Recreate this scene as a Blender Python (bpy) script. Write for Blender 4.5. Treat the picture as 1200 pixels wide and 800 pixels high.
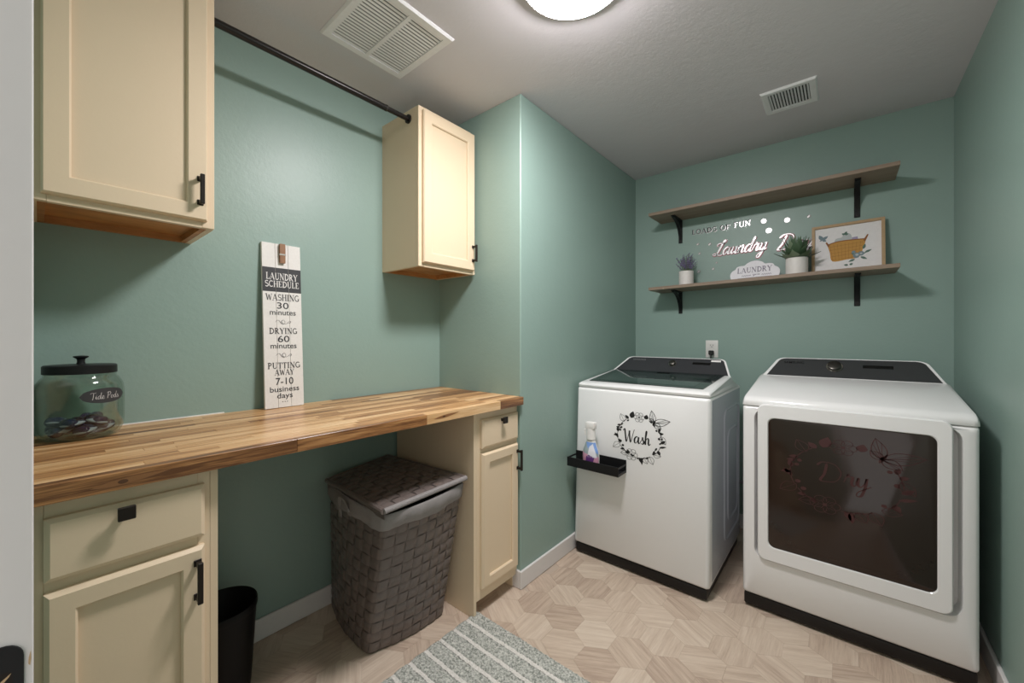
import bpy, bmesh, math, random
from mathutils import Vector, Matrix
for o in list(bpy.data.objects): bpy.data.objects.remove(o)
PI = math.pi
scn = bpy.context.scene
COL = scn.collection
rnd = random.Random(7)

# ------------------------------------------------------------------ camera, world, exposure
EYE = 1.237
FPX = 464.0
YAW = math.atan2(388.0, FPX)
cd = bpy.data.cameras.new('camera'); cam = bpy.data.objects.new('camera', cd); COL.objects.link(cam)
cd.sensor_width = 36; cd.lens = FPX/1200*36; cd.shift_y = -5/1200; cd.clip_start = 0.01
cam.location = (0, 0, EYE); cam.rotation_euler = (PI/2, 0, YAW)
scn.camera = cam
w = bpy.data.worlds.new('world'); scn.world = w; w.use_nodes = True
w.node_tree.nodes['Background'].inputs[0].default_value = (1.0, 0.97, 0.94, 1)
w.node_tree.nodes['Background'].inputs[1].default_value = 0.42
scn.view_settings.view_transform = 'Standard'; scn.view_settings.look = 'None'
scn.view_settings.gamma = 1; scn.view_settings.use_curve_mapping = False
scn.view_settings.exposure = 1.37
LAMP_POWER = 46.0      # emission strength of the ceiling lamp's diffuser

# ------------------------------------------------------------------ main dimensions (metres)
LW, RW, BW, FW = -1.835, 0.425, 2.935, -0.02       # left, right, back wall faces, front wall inner face
JX, JY = -1.22, 1.525                              # jutting wall: side face x, front face y
CE = 2.44
CT, CB, CF = 0.945, 0.907, -1.20                   # worktop top, bottom, front

# ------------------------------------------------------------------ materials
MATS = {}
def nt(name):
    m = bpy.data.materials.new(name); m.use_nodes = True
    t = m.node_tree; b = t.nodes['Principled BSDF']; MATS[name] = m
    return m, t, b
def setp(b, **k):
    for kk, v in k.items():
        b.inputs[kk.replace('_', ' ')].default_value = v
def c4(c): return (c[0], c[1], c[2], 1)
def noise(t, scale, detail=3, rough=0.5, vec=None):
    n = t.nodes.new('ShaderNodeTexNoise'); n.inputs['Scale'].default_value = scale
    n.inputs['Detail'].default_value = detail; n.inputs['Roughness'].default_value = rough
    if vec: t.links.new(vec, n.inputs['Vector'])
    return n
def ramp(t, fac, stops):
    r = t.nodes.new('ShaderNodeValToRGB'); e = r.color_ramp.elements
    while len(e) < len(stops): e.new(0.5)
    for i, (p, c) in enumerate(stops): e[i].position = p; e[i].color = c4(c)
    t.links.new(fac, r.inputs[0]); return r
def bump(t, b, h, strength, dist=0.002):
    n = t.nodes.new('ShaderNodeBump'); n.inputs['Strength'].default_value = strength; n.inputs['Distance'].default_value = dist
    t.links.new(h, n.inputs['Height']); t.links.new(n.outputs[0], b.inputs['Normal']); return n
def mapped(t, scale, coord='Object', rot=(0, 0, 0)):
    tc = t.nodes.new('ShaderNodeTexCoord'); mp = t.nodes.new('ShaderNodeMapping')
    mp.inputs['Scale'].default_value = scale; mp.inputs['Rotation'].default_value = rot
    t.links.new(tc.outputs[coord], mp.inputs[0]); return mp
def plain(name, col, rough=0.5, metal=0.0, nscale=0, nstr=0.1, spec=0.5, var=0.95, **k):
    m, t, b = nt(name); setp(b, Base_Color=c4(col), Roughness=rough, Metallic=metal); b.inputs['Specular IOR Level'].default_value = spec
    setp(b, **k)
    mp = mapped(t, (1, 1, 1)); n = noise(t, nscale or 60, 2, 0.5, mp.outputs[0])
    # tiny tone variation so no surface is perfectly flat
    d = tuple(x*var for x in col); r = ramp(t, n.outputs['Fac'], [(0.3, d), (0.7, col)])
    t.links.new(r.outputs[0], b.inputs['Base Color'])
    if nscale: bump(t, b, n.outputs['Fac'], nstr)
    return m
def painted_wall(name, col, strength=0.35, rough=0.5, scale=1.0):
    m, t, b = nt(name); setp(b, Roughness=rough)
    mp = mapped(t, (1, 1, 1))
    n1 = noise(t, 75*scale, 3, 0.55, mp.outputs[0]); n2 = noise(t, 14*scale, 4, 0.6, mp.outputs[0])
    a = t.nodes.new('ShaderNodeMath'); a.operation = 'MULTIPLY_ADD'; a.inputs[1].default_value = 1.6
    t.links.new(n2.outputs['Fac'], a.inputs[0]); t.links.new(n1.outputs['Fac'], a.inputs[2])
    bump(t, b, a.outputs[0], strength, 0.003)
    n3 = noise(t, 2.5, 2, 0.5, mp.outputs[0])
    r = ramp(t, n3.outputs['Fac'], [(0.3, tuple(x*0.97 for x in col)), (0.7, col)])
    t.links.new(r.outputs[0], b.inputs['Base Color']); return m
def wood(name, cols, scale=(30, 2.2, 30), rough=0.4, per_object=True, knots=False, bstr=0.08, tone=0.5, fine=0.28):
    """grain runs along local Y; every object gets its own tone"""
    m, t, b = nt(name); setp(b, Roughness=rough)
    tc = t.nodes.new('ShaderNodeTexCoord'); oi = t.nodes.new('ShaderNodeObjectInfo')
    off = t.nodes.new('ShaderNodeVectorMath'); off.operation = 'MULTIPLY_ADD'
    mul = t.nodes.new('ShaderNodeVectorMath'); mul.operation = 'SCALE'; mul.inputs[0].default_value = (7.3, 11.1, 5.7)
    t.links.new(oi.outputs['Random'], mul.inputs['Scale'])
    add = t.nodes.new('ShaderNodeVectorMath'); add.operation = 'ADD'
    t.links.new(tc.outputs['Object'], add.inputs[0]); t.links.new(mul.outputs[0], add.inputs[1])
    mp = t.nodes.new('ShaderNodeMapping'); mp.inputs['Scale'].default_value = scale; t.links.new(add.outputs[0], mp.inputs[0])
    n = noise(t, 1.0, 5, 0.62, mp.outputs[0]); n.inputs['Distortion'].default_value = 0.6
    mp2 = t.nodes.new('ShaderNodeMapping'); mp2.inputs['Scale'].default_value = tuple(s*5 for s in scale); t.links.new(add.outputs[0], mp2.inputs[0])
    n2 = noise(t, 1.0, 3, 0.6, mp2.outputs[0])
    f = t.nodes.new('ShaderNodeMath'); f.operation = 'MULTIPLY_ADD'; f.inputs[1].default_value = fine
    t.links.new(n2.outputs['Fac'], f.inputs[0]); t.links.new(n.outputs['Fac'], f.inputs[2])
    g = t.nodes.new('ShaderNodeMath'); g.operation = 'MULTIPLY_ADD'; g.inputs[1].default_value = tone if per_object else 0.0
    sub = t.nodes.new('ShaderNodeMath'); sub.operation = 'SUBTRACT'; sub.inputs[1].default_value = 0.5
    t.links.new(oi.outputs['Random'], sub.inputs[0]); t.links.new(sub.outputs[0], g.inputs[0]); t.links.new(f.outputs[0], g.inputs[2])
    k = len(cols); r = ramp(t, g.outputs[0], [(0.28+0.74*i/(k-1), c) for i, c in enumerate(cols)])
    t.links.new(r.outputs[0], b.inputs['Base Color']); bump(t, b, f.outputs[0], bstr, 0.001); return m

m_wall = painted_wall('teal_wall_paint', (0.276, 0.385, 0.343), 0.17, 0.42)
m_ceil = painted_wall('ceiling_paint', (0.70, 0.665, 0.695), 0.25, 0.7, 1.2)
m_trim = plain('white_trim_paint', (0.74, 0.71, 0.70), 0.4, var=0.98)
m_jamb = plain('white_jamb_paint', (0.80, 0.765, 0.765), 0.35, var=0.99)
m_cream = painted_wall('cream_cabinet_paint', (0.77, 0.615, 0.435), 0.05, 0.38, 1.5)
m_rawply = wood('raw_cabinet_wood', [(0.62, 0.30, 0.10), (0.40, 0.17, 0.05), (0.70, 0.42, 0.2)], (20, 4, 20), 0.5)
m_block = wood('acacia_butcher_block', [(0.84, 0.60, 0.36), (0.72, 0.46, 0.235), (0.58, 0.32, 0.135), (0.36, 0.165, 0.06), (0.13, 0.05, 0.018)], (60, 2.4, 60), 0.30, tone=0.5, fine=0.42)
m_knot2 = plain('brown_wood_streak', (0.27, 0.12, 0.045), 0.4)
m_knot = plain('dark_wood_knot', (0.10, 0.04, 0.015), 0.5)
m_hex = wood('hex_vinyl_floor', [(0.72, 0.615, 0.505), (0.655, 0.54, 0.435), (0.56, 0.44, 0.345), (0.43, 0.32, 0.25)], (52, 3.4, 52), 0.42, tone=0.34, fine=0.45, bstr=0.05)
m_sub = plain('floor_joint', (0.52, 0.42, 0.34), 0.6)
m_shelf = wood('brown_shelf_laminate', [(0.34, 0.255, 0.185), (0.27, 0.195, 0.14), (0.20, 0.14, 0.10)], (3, 40, 40), 0.5, tone=0.1)
m_black = plain('matte_black_metal', (0.008, 0.008, 0.009), 0.45, spec=0.3)
m_bronze = plain('dark_bronze_metal', (0.020, 0.015, 0.012), 0.4, 0.3, spec=0.3)
m_rod = plain('black_rod_metal', (0.016, 0.013, 0.012), 0.28, 0.3)
m_white = plain('white_appliance_enamel', (0.80, 0.795, 0.79), 0.22, var=0.995)
m_wgroove = plain('grey_appliance_groove', (0.30, 0.30, 0.305), 0.4)
m_side = plain('grey_galvanised_side', (0.50, 0.53, 0.58), 0.22, 0.15, var=0.99)
m_plinth = plain('dark_brown_plinth', (0.010, 0.008, 0.007), 0.45, spec=0.3)
m_console = plain('charcoal_console', (0.050, 0.052, 0.054), 0.30, 0.2)
m_wconsole = plain('black_gloss_console', (0.040, 0.041, 0.045), 0.2)
m_display = plain('black_display', (0.004, 0.004, 0.004), 0.1)
m_lid = plain('tinted_lid_glass', (0.012, 0.022, 0.020), 0.07, spec=0.9)
m_window = plain('brown_tinted_door_glass', (0.022, 0.0125, 0.009), 0.10, spec=0.5, var=0.99)
m_chrome = plain('brushed_chrome', (0.55, 0.53, 0.48), 0.22, 1.0)
m_darkchrome = plain('dark_chrome', (0.10, 0.095, 0.085), 0.3, 0.9)
m_ink = plain('black_ink', (0.025, 0.025, 0.028), 0.6)
m_decal = plain('black_vinyl_decal', (0.012, 0.012, 0.012), 0.5)
m_pink = plain('rose_foil_decal', (0.050, 0.011, 0.011), 0.3, 0.0)
m_silver = plain('whitened_mirror_decal', (0.80, 0.78, 0.79), 0.25, 0.35)  # whitish colour stands in for bright reflections in the mirrored letters
m_rose = plain('rose_gold_edge', (0.26, 0.085, 0.10), 0.4, 0.2)
m_sign = plain('white_sign_board', (0.80, 0.78, 0.75), 0.6, 0, 120, 0.05)
m_signdark = plain('charcoal_sign_band', (0.035, 0.036, 0.04), 0.6)
m_whiteink = plain('white_ink', (0.82, 0.80, 0.78), 0.6)
m_pin = wood('walnut_clothespin', [(0.36, 0.18, 0.08), (0.22, 0.10, 0.04)], (60, 60, 8), 0.5)
m_wicker = plain('grey_brown_woven_strap', (0.150, 0.122, 0.112), 0.38, 0, 160, 0.25)
m_liner = plain('grey_liner_fabric', (0.27, 0.25, 0.245), 0.8, 0, 200, 0.3)
m_bin = plain('black_bin_plastic', (0.005, 0.005, 0.0055), 0.5, spec=0.2)
m_pot = plain('white_pot_glaze', (0.78, 0.74, 0.71), 0.45)
m_soil = plain('dark_soil', (0.03, 0.02, 0.012), 0.9, 0, 150, 0.5)
m_leaf = plain('succulent_green', (0.075, 0.135, 0.070), 0.5, 0, 30, 0.02)
m_leaf2 = plain('succulent_pale_green', (0.20, 0.27, 0.17), 0.5)
m_stem = plain('lavender_stem_green', (0.14, 0.19, 0.10), 0.6)
m_lav = plain('lavender_flower', (0.19, 0.16, 0.29), 0.7)
m_plaque = plain('white_plaque_enamel', (0.80, 0.78, 0.82), 0.5)
m_purpleink = plain('grey_purple_ink', (0.22, 0.19, 0.25), 0.6)
m_fwood = wood('oak_picture_frame', [(0.50, 0.34, 0.19), (0.40, 0.26, 0.13)], (40, 40, 40), 0.5, tone=0.1)
m_paper = plain('white_art_paper', (0.82, 0.79, 0.79), 0.7)
m_basket = plain('ochre_watercolour', (0.55, 0.29, 0.07), 0.8, 0, 90, 0.02)
m_basketd = plain('brown_watercolour', (0.30, 0.12, 0.04), 0.8)
m_bluegrey = plain('bluegrey_watercolour', (0.20, 0.27, 0.30), 0.8)
m_lilac = plain('lilac_watercolour', (0.36, 0.31, 0.46), 0.8)
m_palegrey = plain('palegrey_watercolour', (0.50, 0.52, 0.53), 0.8)
m_greenw = plain('green_watercolour', (0.12, 0.20, 0.16), 0.8)
m_plastic = plain('white_bottle_plastic', (0.80, 0.78, 0.76), 0.35)
m_lbl_blue = plain('blue_label_print', (0.20, 0.34, 0.68), 0.4)
m_lbl_teal = plain('grey_label_print', (0.33, 0.40, 0.42), 0.4)
m_lbl_pink = plain('pink_label_print', (0.62, 0.30, 0.42), 0.4)
m_lbl_purple = plain('purple_label_print', (0.12, 0.03, 0.18), 0.4)
m_lbl_pale = plain('pale_label_print', (0.74, 0.74, 0.80), 0.4)
m_podblue = plain('navy_pod_liquid', (0.012, 0.016, 0.06), 0.12)
m_podpurple = plain('purple_pod_liquid', (0.030, 0.012, 0.055), 0.12)
m_podwhite = plain('white_pod_powder', (0.42, 0.44, 0.52), 0.15)
m_plate = plain('white_outlet_plastic', (0.78, 0.76, 0.73), 0.35)
m_vent = plain('white_vent_enamel', (0.86, 0.85, 0.86), 0.4)
m_ventdark = plain('duct_shade', (0.03, 0.03, 0.03), 0.9)  # near-black colour put in for the shade behind the slats
m_rim = plain('lamp_trim_nickel', (0.55, 0.55, 0.54), 0.35, 0.6)
m_caulk = plain('white_caulk', (0.80, 0.79, 0.76), 0.5)
m_cable = plain('black_cable_rubber', (0.012, 0.012, 0.012), 0.5)
m_hose = plain('grey_hose_rubber', (0.16, 0.16, 0.17), 0.5)
m_chip = plain('bare_wood_chip', (0.55, 0.38, 0.22), 0.7)
m_hall = plain('hall_floor_covering', (0.30, 0.24, 0.19), 0.7)

m_glass = bpy.data.materials.new('pale_green_jar_glass'); m_glass.use_nodes = True; t = m_glass.node_tree; t.nodes.clear()
tr_ = t.nodes.new('ShaderNodeBsdfTransparent'); gl_ = t.nodes.new('ShaderNodeBsdfGlossy'); gl_.inputs['Roughness'].default_value = 0.03
n = noise(t, 12, 2); r = ramp(t, n.outputs['Fac'], [(0.3, (0.88, 0.92, 0.885)), (0.7, (0.90, 0.935, 0.90))]); t.links.new(r.outputs[0], tr_.inputs[0])
fr_ = t.nodes.new('ShaderNodeMapRange'); lw_ = t.nodes.new('ShaderNodeLayerWeight'); lw_.inputs[0].default_value = 0.35; t.links.new(lw_.outputs['Facing'], fr_.inputs[0]); fr_.inputs[3].default_value = 0.02; fr_.inputs[4].default_value = 0.45; mx_ = t.nodes.new('ShaderNodeMixShader'); ou_ = t.nodes.new('ShaderNodeOutputMaterial')
t.links.new(fr_.outputs[0], mx_.inputs[0]); t.links.new(tr_.outputs[0], mx_.inputs[1]); t.links.new(gl_.outputs[0], mx_.inputs[2]); t.links.new(mx_.outputs[0], ou_.inputs[0])
m_lampglow, t, b = nt('lit_lamp_diffuser')
setp(b, Base_Color=(0.9, 0.9, 0.9, 1), Emission_Color=(1.0, 0.96, 0.96, 1), Emission_Strength=LAMP_POWER)

def rug_mat(name, c0, c1, sc):
    m, t, b = nt(name); setp(b, Roughness=0.95); b.inputs['Specular IOR Level'].default_value = 0.1
    mp = mapped(t, (1, 1, 1)); n = noise(t, sc, 3, 0.7, mp.outputs[0])
    r = ramp(t, n.outputs['Fac'], [(0.36, c0), (0.64, c1)]); t.links.new(r.outputs[0], b.inputs['Base Color'])
    bump(t, b, n.outputs['Fac'], 0.6, 0.003); return m
m_ruggrey = rug_mat('sage_grey_pile', (0.20, 0.215, 0.19), (0.66, 0.66, 0.61), 130)
m_rugwhite = rug_mat('cream_pile', (0.62, 0.60, 0.55), (0.82, 0.79, 0.75), 130)

# ------------------------------------------------------------------ mesh helpers (all in world coordinates)
class MB:
    def __init__(s): s.bm = bmesh.new()
    def add(s, verts, faces):
        vs = [s.bm.verts.new(v) for v in verts]
        for f in faces:
            try: s.bm.faces.new([vs[i] for i in f])
            except ValueError: pass
        return s
    def box(s, x0, x1, y0, y1, z0, z1, bev=0.0, seg=1):
        t = bmesh.new()
        bmesh.ops.create_cube(t, size=1)
        for v in t.verts: v.co = ((x0+x1)/2+v.co.x*(x1-x0), (y0+y1)/2+v.co.y*(y1-y0), (z0+z1)/2+v.co.z*(z1-z0))
        if bev > 0: bmesh.ops.bevel(t, geom=list(t.edges), offset=bev, segments=seg, affect='EDGES', profile=0.5)
        return s.merge(t)
    def merge(s, t, M=None):
        t.verts.index_update(); vs = [s.bm.verts.new(M @ v.co if M else v.co) for v in t.verts]
        for f in t.faces:
            try: s.bm.faces.new([vs[v.index] for v in f.verts])
            except ValueError: pass
        t.free(); return s
    def loft(s, loops, cap0=True, cap1=True, closed=True):
        n = len(loops[0]); vs = [[s.bm.verts.new(p) for p in lp] for lp in loops]
        for a, bb in zip(vs[:-1], vs[1:]):
            for i in range(n if closed else n-1):
                j = (i+1) % n
                try: s.bm.faces.new((a[i], a[j], bb[j], bb[i]))
                except ValueError: pass
        if cap0: s.bm.faces.new(list(reversed(vs[0])))
        if cap1: s.bm.faces.new(vs[-1])
        return s
    def lathe(s, prof, cx, cy, seg=32, sx=1.0, sy=1.0, cap0=True, cap1=True, wob=None):
        loops = []
        for r, z in prof:
            loops.append([(cx+math.cos(2*PI*i/seg)*r*sx*(wob(i/seg, z) if wob else 1), cy+math.sin(2*PI*i/seg)*r*sy*(wob(i/seg, z) if wob else 1), z) for i in range(seg)])
        return s.loft(loops, cap0, cap1)
    def tube(s, pts, r, seg=10, caps=True):
        pts = [Vector(p) for p in pts]; loops = []; up = Vector((0.13, 0.21, 0.97)).normalized()
        for i, p in enumerate(pts):
            d = (pts[min(i+1, len(pts)-1)]-pts[max(i-1, 0)]).normalized()
            a = d.cross(up)
            if a.length < 1e-4: a = d.cross(Vector((1, 0, 0)))
            a.normalize(); c = d.cross(a).normalized()
            rr = r[i] if isinstance(r, (list, tuple)) else r
            loops.append([p+(a*math.cos(2*PI*k/seg)+c*math.sin(2*PI*k/seg))*rr for k in range(seg)])
        return s.loft(loops, caps, caps)
    def prism(s, poly, fn, d0, d1):
        """poly: 2D outline; fn(u,v,d) -> world"""
        return s.loft([[fn(u, v, d0) for u, v in poly], [fn(u, v, d1) for u, v in poly]])
    def flat(s, sh, fn):
        return s.add([fn(u, v) for u, v in sh.v], sh.f)
    def build(s, name, mat, parent=None, smooth=True, ang=35, loc=None, stuff=False):
        bm = s.bm; bmesh.ops.recalc_face_normals(bm, faces=bm.faces)
        if parent is not None:
            root = parent
            while root.parent: root = root.parent
            off = Vector(root.location)
        else: off = Vector(loc) if loc is not None else Vector((0, 0, 0))
        if off.length: bmesh.ops.translate(bm, verts=bm.verts, vec=-off)
        me = bpy.data.meshes.new(name); bm.to_mesh(me); bm.free()
        me.materials.append(mat)
        if smooth:
            me.shade_smooth(); me.set_sharp_from_angle(angle=math.radians(ang))
        o = bpy.data.objects.new(name, me); COL.objects.link(o)
        if parent is not None: o.parent = parent
        else: o.location = off
        if stuff: o['kind'] = 'stuff'
        return o
def tag(o, label=None, cat=None, group=None, kind=None):
    if label: o['label'] = label
    if cat: o['category'] = cat
    if group: o['group'] = group
    if kind: o['kind'] = kind
    return o
def thing(name, label, cat, loc, group=None):
    o = bpy.data.objects.new(name, None); COL.objects.link(o); o.location = loc; o.empty_display_size = 0.05
    return tag(o, label, cat, group)
def struct(name, loc=(0, 0, 0)):
    o = bpy.data.objects.new(name, None); COL.objects.link(o); o.location = loc; o['kind'] = 'structure'; return o
def copy_tree(o, parent=None):
    c = o.copy(); COL.objects.link(c); c.parent = parent
    for ch in list(o.children): copy_tree(ch, c)
    return c
def rrect(x0, x1, y0, y1, r, k=6):
    pts = []
    for cx, cy, a0 in ((x1-r, y0+r, -90), (x1-r, y1-r, 0), (x0+r, y1-r, 90), (x0+r, y0+r, 180)):
        for i in range(k+1):
            a = math.radians(a0+90*i/k); pts.append((cx+math.cos(a)*r, cy+math.sin(a)*r))
    return pts
class Sh:
    """flat 2D shapes"""
    def __init__(s): s.v = []; s.f = []
    def poly(s, pts):
        b0 = len(s.v); s.v += [tuple(p) for p in pts]; s.f.append(list(range(b0, b0+len(pts)))); return s
    def ribbon(s, pts, wd, callig=None):
        n = len(pts); b0 = len(s.v)
        for i, p in enumerate(pts):
            a = pts[max(i-1, 0)]; c = pts[min(i+1, n-1)]; dx, dy = c[0]-a[0], c[1]-a[1]; l = math.hypot(dx, dy) or 1e-9
            dx /= l; dy /= l; h = wd/2 if callig is None else (callig+(wd-callig)*max(0, -dy)**1.2)/2
            if callig is not None and (i == 0 or i == n-1): h *= 0.4
            s.v += [(p[0]-dy*h, p[1]+dx*h), (p[0]+dy*h, p[1]-dx*h)]
        for i in range(n-1): s.f.append([b0+2*i, b0+2*i+1, b0+2*i+3, b0+2*i+2])
        return s
    def disc(s, x, y, r, n=10, ry=None): return s.poly([(x+r*math.cos(2*PI*i/n), y+(ry or r)*math.sin(2*PI*i/n)) for i in range(n)])
    def ring(s, x, y, r, wd, n=16): return s.ribbon([(x+r*math.cos(2*PI*i/n), y+r*math.sin(2*PI*i/n)) for i in range(n+1)], wd)
    def leaf(s, x, y, ang, ln, wd, fill=True, lw=0.0):
        c, sn = math.cos(ang), math.sin(ang); P = []
        for i in range(9):
            q = i/8; P.append((q*ln, wd/2*math.sin(PI*q**0.8)))
        for i in range(7, 0, -1):
            q = i/8; P.append((q*ln, -wd/2*math.sin(PI*q**0.8)))
        P = [(x+a*c-b_*sn, y+a*sn+b_*c) for a, b_ in P]
        if fill: s.poly(P)
        else:
            s.ribbon(P+[P[0]], lw); s.ribbon([(x, y), (x+ln*c, y+ln*sn)], lw*0.8)
        return s
    def flower(s, x, y, r, lw, n=6):
        for i in range(n):
            a = 2*PI*i/n; cx, cy = x+math.cos(a)*r*0.6, y+math.sin(a)*r*0.6
            s.ribbon([(cx+r*0.42*math.cos(a+t_), cy+r*0.42*math.sin(a+t_)) for t_ in [(-2.4+4.8*j/8) for j in range(9)]], lw)
            s.ribbon([(x+math.cos(a)*r*.15, y+math.sin(a)*r*.15), (x+math.cos(a)*r*.55, y+math.sin(a)*r*.55)], lw*0.8)
        s.disc(x, y, r*0.16); return s
    def tr(s, fx): s.v = [fx(u, v) for u, v in s.v]; return s
    def fit(s, cx, cy, wd, ht):
        xs = [p[0] for p in s.v]; ys = [p[1] for p in s.v]; a, b_, c, d = min(xs), max(xs), min(ys), max(ys)
        s.v = [(cx+((u-a)/(b_-a)-0.5)*wd, cy+((v-c)/(d-c)-0.5)*ht) for u, v in s.v]; return s
def crom(pts, k=5):
    out = []; n = len(pts)
    for i in range(n-1):
        p0, p1, p2, p3 = pts[max(i-1, 0)], pts[i], pts[i+1], pts[min(i+2, n-1)]
        for j in range(k):
            q = j/k
            out.append(tuple(0.5*(2*p1[a]+(p2[a]-p0[a])*q+(2*p0[a]-5*p1[a]+4*p2[a]-p3[a])*q*q+(3*p1[a]-p0[a]-3*p2[a]+p3[a])*q**3) for a in range(len(p1))))
    out.append(tuple(pts[-1])); return out
def sans(body, bold=0.0):
    cu = bpy.data.curves.new('t', 'FONT'); cu.body = body; cu.size = 1; cu.offset = bold; cu.resolution_u = 3
    o = bpy.data.objects.new('t', cu); COL.objects.link(o)
    me = bpy.data.meshes.new_from_object(o.evaluated_get(bpy.context.evaluated_depsgraph_get()))
    s = Sh(); s.v = [(v.co.x, v.co.y) for v in me.vertices]; s.f = [list(p.vertices) for p in me.polygons]
    bpy.data.objects.remove(o); bpy.data.meshes.remove(me); bpy.data.curves.remove(cu); return s
TK, TN = 0.17, 0.065
def _glyph(ch):
    L = []; T, t_ = TK, TN
    def ln(a, b_, c, d, w_): L.append(([(a, b_), (c, d)], w_))
    def sf(x, y, h=0.15): L.append(([(x-h, y), (x+h, y)], t_))
    def arc(cx, cy, rx, ry, a0, a1, w_):
        L.append(([(cx+rx*math.cos(math.radians(a0+(a1-a0)*i/14)), cy+ry*math.sin(math.radians(a0+(a1-a0)*i/14))) for i in range(15)], w_))
    wd = 0.8
    if ch == 'A': ln(.08, 0, .42, 1, t_); ln(.42, 1, .78, 0, T); ln(.2, .33, .66, .33, t_); sf(.08, 0); sf(.78, 0); wd = .9
    elif ch == 'C': arc(.44, .5, .36, .47, 45, 315, T*.8)
    elif ch == 'D': ln(.16, 0, .16, 1, T); arc(.2, .5, .55, .48, -90, 90, T*.85); sf(.12, 0); sf(.12, 1); wd = .85
    elif ch in 'EF':
        ln(.16, 0, .16, 1, T); ln(0, .97, .62, .97, t_*1.2); ln(.16, .5, .48, .5, t_); ln(.6, .97, .6, .75, t_); wd = .7
        if ch == 'E': ln(0, .03, .64, .03, t_*1.2); ln(.62, .03, .62, .27, t_)
        else: sf(.16, 0)
    elif ch == 'G': arc(.44, .5, .36, .47, 45, 320, T*.8); ln(.74, .05, .74, .42, T*.8); sf(.7, .42)
    elif ch == 'H': ln(.16, 0, .16, 1, T); ln(.72, 0, .72, 1, T); ln(.16, .5, .72, .5, t_); [sf(x, y) for x in (.16, .72) for y in (0, 1)]; wd = .9
    elif ch == 'I': ln(.18, 0, .18, 1, T); sf(.18, 0); sf(.18, 1); wd = .38
    elif ch == 'L': ln(.16, 0, .16, 1, T); sf(.16, 1); ln(0, .03, .6, .03, t_*1.2); ln(.58, .03, .58, .3, t_); wd = .66
    elif ch == 'N': ln(.14, 0, .14, 1, t_); ln(.14, 1, .74, 0, T); ln(.74, 0, .74, 1, t_); sf(.14, 0); sf(.1, 1, .12); sf(.74, 1); wd = .9
    elif ch == 'O': arc(.44, .5, .37, .48, 0, 360, T*.8); wd = .88
    elif ch in 'PR':
        ln(.16, 0, .16, 1, T); arc(.2, .74, .36, .24, -90, 90, T*.8); sf(.14, 0); sf(.12, 1); wd = .68
        if ch == 'R': ln(.34, .5, .7, 0, T*.9); sf(.74, 0, .1); wd = .82
    elif ch == 'S': arc(.34, .74, .25, .23, 30, 270, T*.75); arc(.34, .26, .27, .24, -150, 90, T*.75); wd = .66
    elif ch == 'T': ln(.36, 0, .36, 1, T); ln(.02, .97, .7, .97, t_*1.3); ln(.04, .97, .04, .72, t_); ln(.68, .97, .68, .72, t_); sf(.36, 0); wd = .74
    elif ch == 'U': ln(.16, .3, .16, 1, T); arc(.42, .3, .26, .28, 180, 360, T*.7); ln(.68, .3, .68, 1, t_); sf(.16, 1); sf(.68, 1, .12); wd = .86
    elif ch == 'W': ln(.08, 1, .34, 0, T); ln(.34, 0, .54, .9, t_); ln(.54, .9, .78, 0, T); ln(.78, 0, 1.0, 1, t_); sf(.08, 1); sf(1.0, 1, .12); wd = 1.1
    elif ch == 'Y': ln(.08, 1, .4, .48, T); ln(.4, .48, .72, 1, t_); ln(.4, 0, .4, .5, T); sf(.08, 1, .12); sf(.72, 1, .12); sf(.4, 0); wd = .82
    else: wd = .45
    return L, wd
def serif(body):
    s = Sh(); x = 0
    for ch in body:
        L, wd = _glyph(ch)
        for pts, w_ in L: s.ribbon([(p[0]+x, p[1]) for p in pts], w_)
        x += wd+0.06
    return s
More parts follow.
